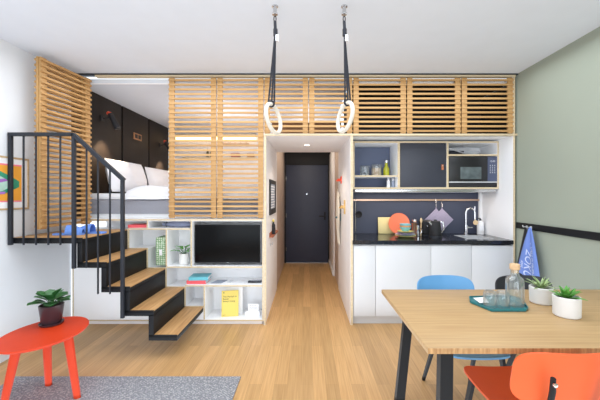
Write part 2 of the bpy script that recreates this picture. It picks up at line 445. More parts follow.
# ------------------------------------------------------------------ slatted sliding screens
def screen(label, x0, x1, y, z0, z1, stile=0.062, group='slatted sliding screens', side=False, loc=None):
    """front screen: spans x0..x1 at depth y; built at its own base"""
    w = x1-x0; h = z1-z0
    t = thing('slatted_screen', label, 'screen', ((x0+x1)/2, y, z0), group)
    pitch = 0.0519; n = int(round(h/pitch))
    pitch = h/n
    for xa, xb in ((x0+.004, x0+stile), (x1-stile, x1-.004)):
        MB().box(xa, xb, y-.002, y+.018, z0, z1, 0.0015).build('stile', M['stile'], t)
    s = MB()
    for k in range(n):
        zc = z0 + pitch*(k+.5)
        s.box(x0, x1, y-.010, y-.0025, zc-.0106, zc+.0106, 0.001, seg=1)
        s.box(x0+stile+.0005, x1-stile-.0005, y-.0025, y+.008, zc-.0106, zc+.0106)
    s.build('slats', M['slatx'], t)
    return t
ZT = 2.758
screen('tall oak slat screen in front of the bed, next to the open gap', FX(168.8), FX(216.4), D, FZ(218), ZT)
screen('tall oak slat screen above the television, right beside the corridor', FX(217), FX(263.7), D, FZ(218), ZT)
for a, b, lb in ((264.3, 308.3, 'short oak slat screen above the corridor, behind the left gym ring'),
                 (308.9, 352.5, 'short oak slat screen above the corridor, behind the right gym ring'),
                 (353.2, 406.2, 'short oak slat screen above the open cell with the spice jars'),
                 (406.9, 460.8, 'short oak slat screen above the black kitchen cabinet door'),
                 (461.5, 513.2, 'short oak slat screen above the microwave, next to the sage wall')):
    screen(lb, FX(a), FX(b), D, 2.138, ZT)
# pair folded open over the landing, edge-on to the left wall
def side_screen(label, x, y0, y1, z0, z1, ang, flip):
    c = Vector((x, y0, 0)); R = Matrix.Translation(c) @ Matrix.Rotation(ang, 4, 'Z') @ Matrix.Translation(-c)
    t = thing('slatted_screen', label, 'screen', (x, y0, z0), 'folded slatted screens on the landing')
    h = z1-z0; n = int(round(h/0.0519)); p = h/n
    a, b = (x-.02, x-.0005) if not flip else (x-.02, x)
    for ya, yb in ((y0+.001, y0+.066), (y1-.066, y1-.001)):
        MB().box(a, b, ya, yb, z0, z1, 0.0015, mat=R).build('stile', M['stile'], t)
    s = MB()
    for k in range(n):
        zc = z0+p*(k+.5)
        if not flip: s.box(x, x+.016, y0, y1, zc-.0106, zc+.0106, 0.0012, seg=1, mat=R)
        else: s.box(x-.0365, x-.0205, y0, y1, zc-.0106, zc+.0106, 0.0012, seg=1, mat=R)
    s.build('slats', M['slaty'], t)
    return t
side_screen('oak slat screen folded back onto the landing, on the bed side of the pair', -2.470, 2.965, 3.555, 1.13, 2.736, -.115, False)
side_screen('oak slat screen folded back onto the landing, on the wall side of the pair', -2.493, 2.962, 3.54, 1.13, 2.736, -.115, True)

# ------------------------------------------------------------------ staircase
xr = [FX(203.5), FX(184.7), FX(165.7), FX(147.0), FX(127.8)]
zs = [0.206, 0.424, 0.636, 0.853, 1.07]
Y0, Y1 = 2.845, 3.562
st = thing('staircase', 'black steel zigzag staircase with oak treads and railing up to the bed', 'staircase', (xr[0], Y0, 0.15))
fr = MB()
TH = 0.052
for i in range(5):
    xl = (xr[i+1]-.045) if i < 4 else -2.635
    fr.box(xl, xr[i], Y0, Y1, zs[i]-TH, zs[i]-.012, 0.002)
    fr.box(xl, xr[i], Y0, Y0+.01, zs[i]-.02, zs[i]-.001, 0.001)
for i in range(4):
    fr.box(xr[i+1]-.045, xr[i+1], Y0, Y1, zs[i]-.012, zs[i+1]-.04, 0.002)
fr.build('steel_frame', M['black'], st)
for i in range(5):
    xl = xr[i+1]+.001 if i < 4 else -2.63
    MB().box(xl, xr[i]-.002, Y0+.011, Y1, zs[i]-.012, zs[i], 0.002).build('tread' if i < 4 else 'landing', M['tread'], st)
YR = Y0-.017
def rx(px): return (px-CX)*YR/F
def rz(py): return CZ-(py-CY)*YR/F
pA, pB, pC = rx(10.6), rx(74.0), rx(122.6)
zTop, zLow = rz(134.4), rz(180.2)
MB().bar((pA-.012, YR, zTop), (pB, YR, zTop), 0.036, 0.03).bar((pB-.008, YR, zTop+.003), (pC+.012, YR, zLow), 0.036, 0.03).build('handrail', M['rail'], st)
for x, zb, zt in ((pA, rz(245), zTop), (pB, rz(268.5), zTop), (pC, rz(318), zLow)):
    MB().box(x-.014, x+.014, YR-.014, YR+.014, zb, zt, 0.002).build('post', M['rail'], st)
for px, pb in ((23.6, 245), (36, 245), (48.3, 245), (60.4, 245), (86.6, 268), (98, 294), (110, 294)):
    x = rx(px)
    zt = zTop if x < pB else zTop + (zLow-zTop)*(x-pB)/(pC-pB)
    MB().box(x-.0058, x+.0058, YR-.0058, YR+.0058, rz(pb), zt, 0.001).build('baluster', M['rail'], st)

# ------------------------------------------------------------------ white wall unit under the bed
su = thing('wall_unit', 'white plywood wall unit of open cells under the bed loft', 'shelving', (FX(168), D+.17, 0))
UY0, UY1 = D, D+.33
T = 0.018
wm = [M['white'], M['ply']]
def hboard(p0, p1, py, y1=UY1, name='shelf'):
    z = FZ(py)
    return MB().box(FX(p0), FX(p1), UY0, y1, z-T/2, z+T/2, 0.0008, front=1, seg=1).build(name, wm, su)
def vboard(px, q0, q1, name='divider', y1=UY1):
    x = FX(px)
    return MB().box(x-T/2, x+T/2, UY0, y1, FZ(q1), FZ(q0), 0.0008, front=1, seg=1).build(name, wm, su)
hboard(88, 264, 219.8, name='top_board')
hboard(74, 264, 320.4, name='bottom_board')
hboard(128, 191, 229); hboard(166, 262.6, 267.2); hboard(185, 262.6, 285.8)
vboard(263, 220.6, 319.5, 'side_panel'); vboard(73, 230, 319.5, 'side_panel')
vboard(191.3, 220.6, 266.4); vboard(166.4, 229.8, 266.4); vboard(147.4, 220.6, 228.2); vboard(204.3, 286.6, 319.5)
MB().box(FX(74), FX(262), D+.03, UY1, 0.0, FZ(321.2)).build('plinth', M['white'], su)
MB().box(FX(88), FX(264), UY1, UY1+.012, FZ(321), FZ(219)).build('back_panel', M['white'], su)
poly = [(73.8, 319.6), (73.8, 230), (127.6, 230), (127.6, 249.4), (146.4, 249.4), (146.4, 268.9), (165.2, 268.9), (165.2, 288), (184.2, 288), (184.2, 307.4), (203.4, 307.4), (203.4, 319.6)]
MB().prism([(FX(a), FZ(b)) for a, b in poly], 'y', D+.006, UY1).build('stair_infill', M['white'], su)
tr = MB()
for (a, b), (c, d) in zip(poly[2:], poly[3:-1]):
    xa, xb, za, zb = FX(a), FX(c), FZ(b), FZ(d)
    tr.box(min(xa, xb)-(.0 if xa != xb else .0), max(xa, xb)+.016, D-.003, D+.006, min(za, zb), max(za, zb)+.016) if xa == xb else tr.box(min(xa, xb), max(xa, xb), D-.003, D+.006, za, za+.016)
tr.build('edge_strip', M['ply'], su)

# television
tv = thing('television', 'black flat screen television mounted in the white wall unit', 'television', (FX(227.8), D+.1, FZ(263)))
tx0, tx1, tz0, tz1 = W(194.6, 263, 3.62).x, W(261, 263, 3.62).x, W(0, 263.2, 3.62).z, W(0, 224.3, 3.62).z
MB().box(tx0, tx1, 3.625, 3.66, tz0, tz1, 0.004).build('housing', M['silver'], tv)
MB().box(tx0+.001, tx1-.003, 3.618, 3.626, tz0+.003, tz1-.001, 0.002).build('bezel', M['tvbez'], tv)
MB().box(tx0+.008, tx1-.01, 3.616, 3.619, tz0+.014, tz1-.008).build('screen', M['tvblack'], tv)
MB().box((tx0+tx1)/2-.012, (tx0+tx1)/2+.012, 3.6165, 3.619, tz0+.005, tz0+.010).build('logo_plate', M['silver'], tv)
MB().box((tx0+tx1)/2-.15, (tx0+tx1)/2+.15, 3.66, UY1, tz0+.1, tz1-.1).build('wall_bracket', M['blackin'], tv)

# things in the unit
def shelf_z(py): return FZ(py)+T/2+.0005
z1s, z2s, z3s, z4s = shelf_z(229), shelf_z(267.2), shelf_z(285.8), shelf_z(320.4)
def book(name, label, c, l, w, h, rot, cover, group=None):
    t = thing(name, label, 'book', c, group)
    R = Matrix.Rotation(rot, 4, 'Z'); Tm = Matrix.Translation(Vector(c))
    m = Tm @ R
    MB().box(-l/2+.003, l/2-.003, -w/2+.002, w/2-.004, .003, h-.003, mat=m).build('pages', M['paper'], t)
    MB().box(-l/2, l/2, -w/2, w/2, 0, .003, mat=m).box(-l/2, l/2, -w/2, w/2, h-.003, h, mat=m).box(-l/2, l/2, -w/2, -w/2+.003, .003, h-.003, mat=m).build('cover', cover, t)
    return t
book('book', 'coral book lying flat in the cell beside the top of the stairs', (FX(136), D+.13, z1s), .235, .17, .034, 0.08, M['bred'])
book('book', 'coral pink book lying under the aqua book on the white shelf', (FX(195), D+.13, z3s), .215, .19, .038, 0.0, M['bred'])
book('book', 'aqua book lying on top of the coral pink book', (FX(196.5), D+.135, z3s+.0385), .215, .19, .036, 0.06, M['bteal'])
# folded cloth bag
bg = thing('bottle_bag', 'slate blue bottle-shaped fabric bag lying on the top shelf', 'bag', (FX(175), D+.08, z1s))
def bagfn(x):
    if x < .18: return .018 + .01*math.sin(x/.18*PI)
    return .018 + .024*math.sin(min(1, (x-.18)/.82*1.0)*PI)**.6
L_ = FX(190)-FX(159)
mbb = MB()
pts = [(FX(159)+L_*i/16*.97, D+.08, z1s+.037) for i in range(17)]
mbb.tube(pts, [bagfn(i/16)*(.85 if 0 < i < 16 else .4) for i in range(17)], 14)
mbb.build('body', M['slate'], bg)
MB().tube([(FX(163.6), D+.08+.024*math.cos(a*PI/8), z1s+.037+.024*math.sin(a*PI/8)) for a in range(16)], .004, 6, closed=True).build('drawstring', M['navyd'], bg)
# green patterned box
gb = thing('storage_box', 'tall green patterned cardboard box with a white tag', 'box', (FX(161), D+.13, z2s))
MB().box(W(155.8, 0, D+.05).x, W(165.2, 0, D+.05).x, D+.05, D+.26, z2s, z2s+.315, .003).build('carton', M['greenpat'], gb)
MB().box(W(159.3, 0, D+.05).x, W(162.2, 0, D+.05).x, D+.046, D+.05, z2s+.115, z2s+.18, .001).build('tag', M['paper'], gb)
# small potted plant
def pothos(name, label, c, pr, ph, potm, leafm, n, ln, wd, seed, kind='upright', saucer=None, group=None):
    rnd = random.Random(seed)
    t = thing(name, label, 'plant', c, group); c = Vector(c)
    z0 = .012 if saucer else 0
    if saucer:
        MB().lathe([(0, 0), (pr*.86, 0), (pr*.96, .006), (pr*.99, .016), (pr*.93, .016), (pr*.88, .009), (0, .009)], c).build('saucer', saucer, t)
    taper = .8 if saucer else .96
    MB().lathe([(0, z0), (pr*taper-.006, z0), (pr*taper, z0+.006), (pr, z0+ph-.003), (pr-.003, z0+ph), (pr-.008, z0+ph), (pr*.94-.008, z0+ph*.8), (0, z0+ph*.8)], c, 32).build('pot', potm, t)
    MB().lathe([(0, z0+ph*.86), (pr*.5, z0+ph*.87), (pr*.90, z0+ph*.84)], c, 20).build('soil', M['soil'], t)
    mb = MB(); st_ = MB(); stems = False
    for k in range(n):
        a = k*2.399 + rnd.uniform(-.3, .3); q = (k+.5)/n
        if kind == 'upright':
            el = 1.35 - .85*q + rnd.uniform(-.12, .12)
            d = Vector((math.cos(a)*math.cos(el), math.sin(a)*math.cos(el), math.sin(el)))
            b = c + Vector((math.cos(a)*pr*.25*q, math.sin(a)*pr*.25*q, z0+ph*.86))
            mb.leaf(b, d, ln*rnd.uniform(.8, 1.1), wd, bend=.10+.25*q)
        elif kind in ('stalk', 'round'):
            el = 1.3 - .9*q + rnd.uniform(-.1, .15)
            d = Vector((math.cos(a)*math.cos(el), math.sin(a)*math.cos(el), math.sin(el)))
            b = c + Vector((0, 0, z0+ph*.86)); e = b + d*ln*rnd.uniform(.7, 1.1)
            st_.tube([b, (b+e)/2+Vector((0, 0, ln*.06)), e], .0025, 6); stems = True
            d2 = Vector((d.x, d.y, d.z*.35+.05))
            mb.leaf(e, d2, wd*(1.55 if kind == 'stalk' else 1.15)*rnd.uniform(.8, 1.15), wd, bend=.35 if kind == 'stalk' else .12, round_=(kind == 'round'))
    mb.build('leaves', leafm, t)
    if stems: st_.build('stems', M['leaf'], t)
    return t
pothos('potted_plant', 'small green plant in a white pot on the shelf beside the television', (W(184, 0, D+.12).x, D+.12, z2s), .054, .125, M['potw'], M['leafb'], 14, .095, .042, 3, 'stalk')
# cards and remote
for a, lb, mt, dx in ((216, 'grey leaflet lying on the shelf to the right of the books', 'greyp', .06), (228, 'white leaflet with grey print lying beside the grey leaflet', 'paper', .045), (241, 'plain white leaflet lying between the printed one and the remote', 'paper', .045)):
    o = MB()
    o.prism([(FX(a)-dx-.02, D+.06), (FX(a)+dx-.02, D+.06), (FX(a)+dx+.02, D+.2), (FX(a)-dx+.02, D+.2)], 'z', z3s, z3s+.004)
    if a == 228:
        for q in range(4): o.prism([(FX(a)-.03+q*.004, D+.08+q*.026), (FX(a)+.01+q*.004, D+.08+q*.026), (FX(a)+.012+q*.004, D+.09+q*.026), (FX(a)-.028+q*.004, D+.09+q*.026)], 'z', z3s+.004, z3s+.0046, mi=1)
    tag(o.build('leaflet', [M[mt], M['inkg']]), lb, 'leaflet', 'leaflets on the white shelf')
rm = thing('remote_control', 'black remote control lying at the right end of the shelf', 'remote', (FX(253.5), D+.1, z3s))
MB().box(FX(246.5), FX(262)-.02, D+.08, D+.125, z3s, z3s+.02, .005).build('case', M['blackc'], rm)
bt = MB()
for k in range(9): bt.box(FX(249)+k*.0125, FX(249)+k*.0125+.007, D+.09, D+.115, z3s+.02, z3s+.0225, .001)
bt.build('buttons', M['greyp'], rm)
# yellow booklet standing before a white binder
bn = thing('binder', 'white ring binder standing behind the yellow booklet', 'binder', (FX(229), D+.2, z4s))
MB().box(FX(221)+.01, FX(238.6)+.01, D+.165, D+.168, z4s, z4s+.315, .001).box(FX(221)+.01, FX(238.6)+.01, D+.195, D+.198, z4s, z4s+.315, .001).box(FX(221)+.007, FX(221)+.01, D+.165, D+.198, z4s, z4s+.315).build('cover', M['paper'], bn)
MB().box(FX(221)+.014, FX(238.6), D+.169, D+.194, z4s+.004, z4s+.308).build('sheets', M['cream'], bn)
yb = thing('booklet', 'yellow booklet with dark handwritten title standing upright in the lower cell', 'booklet', (FX(227), D+.1, z4s))
m = Matrix.Translation((FX(219.6), D+.075, z4s)) @ Matrix.Rotation(.16, 4, 'Z') @ Matrix.Rotation(-.09, 4, 'X')
MB().box(0, .19, 0, .012, 0, .29, .001, mat=m).build('cover', M['yellow'], yb)
for i, q in enumerate(('The Manual to', 'Better', 'Better Living')):
    tx = MB(); text_into(tx, q, .026, m @ frame_mat((.016, -.0008, .215-i*.026), (1, 0, 0), (0, 0, 1))); tx.build('title_line', M['ink'], yb)
tx = MB(); text_into(tx, 'guide', .012, m @ frame_mat((.016, -.0008, .016), (1, 0, 0), (0, 0, 1))); tx.build('foot_line', M['ink'], yb)
MB().lathe([(0, 0), (.007, 0), (.007, .001), (0, .001)], (0, 0, 0), 10, mat=m @ Matrix.Translation((.025, -.0005, .268)) @ Matrix.Rotation(PI/2, 4, 'X')).build('round_emblem', M['ink'], yb)
cd = thing('card_block', 'low white card block with grey print beside the yellow booklet', 'card', (FX(251), D+.1, z4s))
m = Matrix.Translation((FX(243.5), D+.09, z4s)) @ Matrix.Rotation(-.12, 4, 'X')
MB().box(0, .165, 0, .05, 0, .055, .001, mat=m).build('block', M['paper'], cd)
MB().box(.028, .15, .02, .024, .055, .135, .001, mat=m).build('card', M['paper'], cd)
tx = MB()
for i, s in enumerate(('be our guest', 'see you soon', 'at the rooftop')):
    text_into(tx, s, .017, m @ frame_mat((.089, .0194, .112-i*.018), (1, 0, 0), (0, 0, 1)), align='CENTER')
tx.build('print', M['inkg'], cd)

# slippers on the landing
def slipper(label, c, rot):
    t = thing('slipper', label, 'slipper', c, 'felt slippers on the landing')
    m = Matrix.Translation(Vector(c)) @ Matrix.Rotation(rot, 4, 'Z')
    sole = [(.0, -.13), (.032, -.125), (.042, -.09), (.036, -.03), (.045, .05), (.042, .1), (.022, .132), (-.008, .135), (-.034, .11), (-.042, .05), (-.032, -.03), (-.038, -.09), (-.028, -.125)]
    mb = MB(); tmp = bmesh.new()
    A = [tmp.verts.new(m @ Vector((x, y, 0))) for x, y in sole]; B = [tmp.verts.new(m @ Vector((x, y, .016))) for x, y in sole]
    tmp.faces.new(A[::-1]); tmp.faces.new(B)
    for k in range(len(sole)): tmp.faces.new((A[k], A[(k+1) % 13], B[(k+1) % 13], B[k]))
    bmesh.ops.recalc_face_normals(tmp, faces=tmp.faces); mb._join(tmp)
    mb.build('sole', M['slip'], t)
    def up(u, v):
        yy = -.01 + v*.135; hw = .047 - .012*max(0, v-.6)/.4*1.8; a = PI*u
        h = .075*(1-.55*v*v)
        return m @ Vector((hw*math.cos(a), yy, .014 + h*math.sin(a)))
    MB().sheet(up, 12, 8, .005).build('upper', M['slip'], t)
    return t
pl = W(90, 233, 3.12)
slipper('blue felt slipper on the landing, the one nearer the wall', (-2.27, 3.05, 1.071), -1.42)
slipper('blue felt slipper on the landing, the one nearer the step', (-2.125, 3.16, 1.071), 1.62)

# ------------------------------------------------------------------ bed
bd = thing('bed', 'double bed with grey upholstered base on the loft', 'bed', (-1.6, 4.75, LZ))
MB().box(-2.60, -0.55, 3.73, 5.85, LZ+.045, 1.392, .012).build('upholstered_base', M['bedgrey'], bd)
MB().box(-2.58, -0.57, 3.76, 5.82, LZ, LZ+.045).build('plinth', M['white'], bd)
MB().box(-2.60, -0.56, 3.74, 5.84, 1.392, 1.47, .03).build('mattress', M['linen'], bd)
dv = bmesh.new()
def duv(u, v):
    x = -2.13 + u*1.56; y = 3.70 + v*2.17
    e = min(u, 1-u)*1.81; f = min(v, 1-v)*2.17
    z = 1.474 + .085*min(1, f/.13)**.5*min(1, (e+.02)/.13)**.5
    z += .014*noise.noise(Vector((x*4, y*5, 0))) + .007*noise.noise(Vector((x*11, y*9, 3)))
    if v < .02: z = 1.40 + .01*noise.noise(Vector((x*7, 0, 0)))
    elif v < .035: z = min(z, 1.50)
    return Vector((x, y + (.012*noise.noise(Vector((x*9, 1, 0))) if v < .05 else 0), max(z, 1.40 if v < .02 else 1.4745)))
tag(MB().sheet(duv, 60, 60, 0.0).build('duvet', M['linen']), 'white crumpled duvet spread over the bed', 'duvet')
def pillow(label, yc, w, h, th, seed, tilt):
    base = Vector((-2.435, yc, 1.478))
    rnd = random.Random(seed); t = bmesh.new()
    N = 18; top = []; bot = []
    for i in range(N+1):
        rt, rb = [], []
        for j in range(N+1):
            u, v = i/N*2-1, j/N*2-1
            f = (max(0, 1-abs(u)**2.6)*max(0, 1-abs(v)**2.6))**.5
            pin = 1-.07*(abs(u)**2)*(1-v*v) ; pin2 = 1-.06*(abs(v)**2)*(1-u*u)
            wr = .010*noise.noise(Vector((u*2.5+seed, v*2.5, 0)))
            p = Vector((0, u*w/2*pin2, (v+1)*h/2*1.0))
            rt.append((p.x + f*th/2 + wr*f*2, p.y, p.z)); rb.append((p.x - f*th/2, p.y, p.z))
        top.append(rt); bot.append(rb)
    m = Matrix.Translation(base) @ Matrix.Rotation(tilt, 4, 'Y') @ Matrix.Translation((th*.3, 0, 0))
    for G_, fl in ((top, False), (bot, True)):
        vs = [[t.verts.new(m @ Vector(p)) for p in row] for row in G_]
        for i in range(N):
            for j in range(N):
                q = (vs[i][j], vs[i+1][j], vs[i+1][j+1], vs[i][j+1]); t.faces.new(q[::-1] if fl else q)
    bmesh.ops.remove_doubles(t, verts=t.verts, dist=1e-5); bmesh.ops.recalc_face_normals(t, faces=t.faces)
    mb = MB(); mb._join(t)
    tag(mb.build('pillow', M['linen']), label, 'pillow', 'white pillows against the headboard wall')
pillow('white pillow leaning on the black wall, nearer the stairs', 4.33, .86, .42, .2, 1, -.22)
pillow('white pillow leaning on the black wall, farther and half behind the slats', 5.33, .92, .40, .2, 5, -.24)

# wall lamps, sockets
def wall_lamp(label, y, z):
    t = thing('wall_lamp', label, 'lamp', (BX0, y, z), 'reading lamps on the black wall')
    MB().box(BX0, BX0+.02, y-.035, y+.035, z-.035, z+.035, .004).build('wall_plate', M['blackin'], t)
    MB().tube([(BX0+.02, y, z), (BX0+.09, y, z+.01), (BX0+.10, y, z+.05)], .008).build('arm', M['blackin'], t)
    MB().tube([(BX0+.075, y, z+.075), (BX0+.11, y, z+.055)], [.022, .028], 14).build('red_cap', M['hookred'], t)
    MB().tube([(BX0+.11, y, z+.06), (BX0+.205, y, z-.13)], [.03, .036], 16).build('lamp_shade', M['blackin'], t)
    l = bpy.data.lights.new('reading_spot', 'SPOT'); l.energy = 62; l.spot_size = 1.25; l.spot_blend = .7; l.color = (1, .72, .45); l.shadow_soft_size = .03
    o = bpy.data.objects.new('reading_spot', l); COL.objects.link(o); o.location = (BX0+.215, y, z-.15)
    o.rotation_euler = (0, math.radians(24), 0)
wall_lamp('black reading lamp with a red joint on the wall near the stairs', 4.1, 2.43)
wall_lamp('black reading lamp on the wall beside the slat screen', 5.72, 2.34)
sk = thing('socket_plate', 'bronze double switch plate on the black wall between the lamps', 'switch', (BX0, 4.95, 2.33))
MB().box(BX0, BX0+.012, 4.84, 5.07, 2.30, 2.40, .003).build('plate', M['brown'], sk)
for k in (4.9, 5.0): MB().box(BX0+.012, BX0+.02, k-.03, k+.04, 2.32, 2.38, .003).build('switch', M['blackin'], sk)

# back-wall shelf with light (seen between the slats)
bs = thing('lit_shelf', 'pale wall shelf with a warm light strip behind the tall slat screens', 'shelf', (-1.5, BY1-.1, 2.5))
MB().box(-2.5, -0.95, BY1-.18, BY1, 2.55, 2.575, .002).build('upper_board', M['ply'], bs)
MB().box(-2.48, -0.97, BY1-.03, BY1-.005, 2.50, 2.55).build('light_strip', M['led'], bs)
lb_ = MB().box(-2.3, -0.95, BY1-.18, BY1, 2.128, 2.15, .002).build('lower_board', M['ply'], bs)
for px, lb, mt, r, h in ((207.5, 'small dark bottle on the shelf behind the slats, left one', 'dkgreen', .022, .16), (211, 'small dark bottle on the shelf behind the slats, right one', 'dkgreen', .022, .14)):
    c = (W(px, 156, 5.97).x, 5.97, 2.151)
    tag(MB().lathe([(0, 0), (r, 0), (r, h*.6), (r*.4, h*.78), (r*.4, h), (0, h)], c, 14).build('bottle', M[mt]), lb, 'bottle', 'bottles behind the slats')
for a, b, lb, mt in ((231.5, 240, 'dark red box on the shelf behind the slats', 'dkred'), (247.5, 254, 'brown box on the shelf behind the slats', 'brown')):
    tag(MB().box(W(a, 0, 5.97).x, W(b, 0, 5.97).x, 5.92, 6.02, 2.151, 2.20, .004).box(W(a, 0, 5.97).x-.003, W(b, 0, 5.97).x+.003, 5.917, 6.023, 2.20, 2.22, .002).build('small_box', M[mt]), lb, 'box')
pg = thing('peg_rail', 'row of small pink pegs behind the tall slat screen above the television', 'peg rail', (W(235, 0, 6.05).x, BY1, 2.42))
MB().box(W(222, 0, 6.05).x, W(249, 0, 6.05).x, BY1-.015, BY1, 2.405, 2.435, .003).build('board', M['corr2'], pg)
for k in range(5):
    x = W(225+k*5.3, 0, 6.05).x
    MB().tube([(x, BY1-.015, 2.42), (x, BY1-.05, 2.425), (x, BY1-.055, 2.43)], [.01, .01, .02], 10).build('peg', M['corr2'], pg)
nk = thing('low_cabinet', 'low brown cabinet above the corridor behind the short slat screens', 'cabinet', (0, 4.3, 2.139))
MB().box(-.46, .45, 4.2, 4.6, 2.139, 2.40, .003).build('carcass', M['brown'], nk)
for a, b in ((-.455, -.006), (.0, .445)): MB().box(a, b, 4.182, 4.2, 2.145, 2.395, .003).build('door', M['brown'], nk)

# ------------------------------------------------------------------ gym rings
def gym_ring(label, px, pcx, pcy, tiltz, roll):
    Y = 2.286; top = W(px, 4.5, Y); top.z = ZC
    t = thing('gym_ring', label, 'gym ring', (top.x, Y, ZC), 'gymnastic rings hanging from the ceiling')
    MB().lathe([(0, 0), (.022, 0), (.022, -.008), (.013, -.012), (.013, -.05), (.02, -.052), (.02, -.062), (0, -.064)], (top.x, Y, ZC), 18).build('ceiling_anchor', M['steel'], t)
    z0 = ZC-.075
    MB().tube([(top.x + .008*math.cos(a*PI/5), Y, z0 - .018 + .022*math.sin(a*PI/5)) for a in range(10)], .004, 8, closed=True).build('carabiner', M['blackin'], t)
    c = W(pcx, pcy, Y); R = .118-.014
    rt = Matrix.Translation(c) @ Matrix.Rotation(roll, 4, 'Y') @ Matrix.Rotation(tiltz, 4, 'Z')
    pts = [rt @ Vector((R*math.cos(a*2*PI/40), 0, R*math.sin(a*2*PI/40))) for a in range(40)]
    ring_top = max(pts, key=lambda p: p.z)
    MB().tube(pts, .0145, 14, closed=True).build('wooden_ring', M['ring'], t)
    zb = ring_top.z
    s = MB()
    s.tube([(top.x, Y, z0-.035), (top.x+.003, Y, z0-.10)], .011, 8)
    s.tube([(top.x+.003, Y, z0-.09), (top.x+.004, Y, z0-.14)], .016, 8)
    for dx in (-.02, .004, .024):
        s.bar((top.x+.002, Y+dx*.2, z0-.12), (ring_top.x+dx*.9, Y+dx*.3, zb+.012), .0125, .004, up=(0, 1, 0))
    s.tube([(ring_top.x+.02*math.cos(a*PI/8), Y, zb+.002+.02*math.sin(a*PI/8)) for a in range(16)], .007, 8, closed=True)
    s.build('strap', M['rope'], t)
    MB().box(top.x+.004, top.x+.026, Y-.018, Y-.004, z0-.185, z0-.135, .004).build('buckle', M['steel'], t)
gym_ring('cream gym ring on black straps, left of the pair', 275, 273.6, 118.6, 1.19, -.17)
gym_ring('cream gym ring on black straps, right of the pair', 344.2, 345, 117.2, -1.19, .17)

# ------------------------------------------------------------------ corridor things
sp = thing('spotlight', 'small round recessed spotlight in the corridor ceiling', 'light', (0, 4.2, 2.11))
MB().lathe([(.032, 0), (.045, 0), (.045, -.004), (.032, -.006), (.032, 0)], (0, 4.2, 2.11), 20).build('rim', M['white'], sp)
MB().lathe([(0, -.002), (.031, -.002), (.031, -.004), (0, -.004)], (0, 4.2, 2.11), 20).build('lens', M['spot'], sp)
l = bpy.data.lights.new('corridor_spot', 'SPOT'); l.energy = 26; l.spot_size = 2.2; l.spot_blend = .6; l.color = (1, .86, .7); l.shadow_soft_size = .04
o = bpy.data.objects.new('corridor_spot', l); COL.objects.link(o); o.location = (0, 4.2, 2.095)
XCL = -0.465
pf = thing('framed_notice', 'black framed notice hanging on the corridor left wall', 'picture', (XCL, 4.28, 1.2))
ya, yb_ = 3.92, 4.62; za, zb = 1.20, 1.645
MB().box(XCL, XCL+.018, ya, ya+.06, za, zb, .002).box(XCL, XCL+.018, yb_-.06, yb_, za, zb, .002).box(XCL, XCL+.018, ya+.06, yb_-.06, za, za+.07, .002).box(XCL, XCL+.018, ya+.06, yb_-.06, zb-.05, zb, .002).build('frame', M['blackin'], pf)
MB().box(XCL, XCL+.008, ya+.06, yb_-.06, za+.07, zb-.05).build('paper', M['greyp'], pf)
ln = MB()
for k in range(9): ln.box(XCL+.008, XCL+.0086, ya+.1, yb_-.1-(k % 3)*.06, zb-.09-k*.034, zb-.08-k*.034)
ln.build('print', M['paper'], pf)
ws = thing('wall_shelf', 'small reddish wooden ledge on the corridor left wall', 'shelf', (XCL, 4.1, 0.92))
MB().box(XCL, XCL+.05, 3.94, 4.62, .925, .945, .002).box(XCL, XCL+.012, 3.94, 4.62, .945, .98, .002).build('ledge', M['redwood'], ws)
bk = thing('spray_bottle', 'black bottle with a yellow tip standing on the corridor ledge', 'bottle', (XCL+.03, 4.12, .946))
MB().lathe([(0, 0), (.022, 0), (.022, .12), (.01, .14), (.01, .16), (0, .16)], (XCL+.035, 4.12, .946), 16).build('body', M['blackin'], bk)
MB().tube([(XCL+.035, 4.12, 1.106), (XCL+.035, 4.12, 1.13), (XCL+.035, 4.02, 1.13)], .010, 10).build('spout', M['yellow'], bk)
tag(MB().box(XCL+.015, XCL+.02, 4.25, 4.45, .946, 1.14, .001).box(XCL+.0205, XCL+.0208, 4.28, 4.42, 1.0, 1.1).build('card', M['paper']), 'white card standing on the corridor ledge', 'card')
tag(MB().tube([(XCL, 4.05, .82), (XCL+.03, 4.05, .82), (XCL+.035, 4.05, .85)], .006).lathe([(0, 0), (.02, 0), (.02, .005), (0, .005)], (XCL, 4.05, .82), 12, mat=Matrix.Rotation(PI/2, 4, 'Y')).build('key_hook', M['silver']), 'small metal hook on the corridor wall below the ledge', 'hook')
XCR = 0.485
def hook(label, px, py, mt, w=.07):
    y = XCR*F/(px-CX); z = CZ-(py-CY)*y/F
    t = thing('coat_hook', label, 'hook', (XCR, y, z), 'coloured coat hooks in the corridor')
    MB().box(XCR-.012, XCR, y-.05, y+.05, z-w, z+w, .005).build('base', M[mt], t)
    MB().tube([(XCR-.01, y, z), (XCR-.055, y, z), (XCR-.06, y, z+.006)], [.02, .02, .03], 14).build('knob', M[mt], t)
    return y, z
hook('coral red coat hook, topmost on the corridor right wall', 341.5, 180, 'hookred', .05)
hook('mustard coat hook on the corridor right wall below the coral one', 345, 207, 'hooky', .09)
yh, zh = hook('teal coat hook behind the cream scarf on the corridor wall', 340.6, 217, 'hookt', .05)
def scarf(u, v):
    y = 4.80 - .24*u - .05*math.sin(v*6)*u
    zt = 1.54 - .16*u
    x = XCR - .02 - .012*math.sin(u*9+v*3) - .012*math.sin(v*PI)
    return Vector((x, y, zt - v*(.78-.14*u)))
tag(MB().sheet(scarf, 16, 24, .006).build('scarf', M['cream']), 'long cream scarf hanging on the corridor right wall', 'scarf')

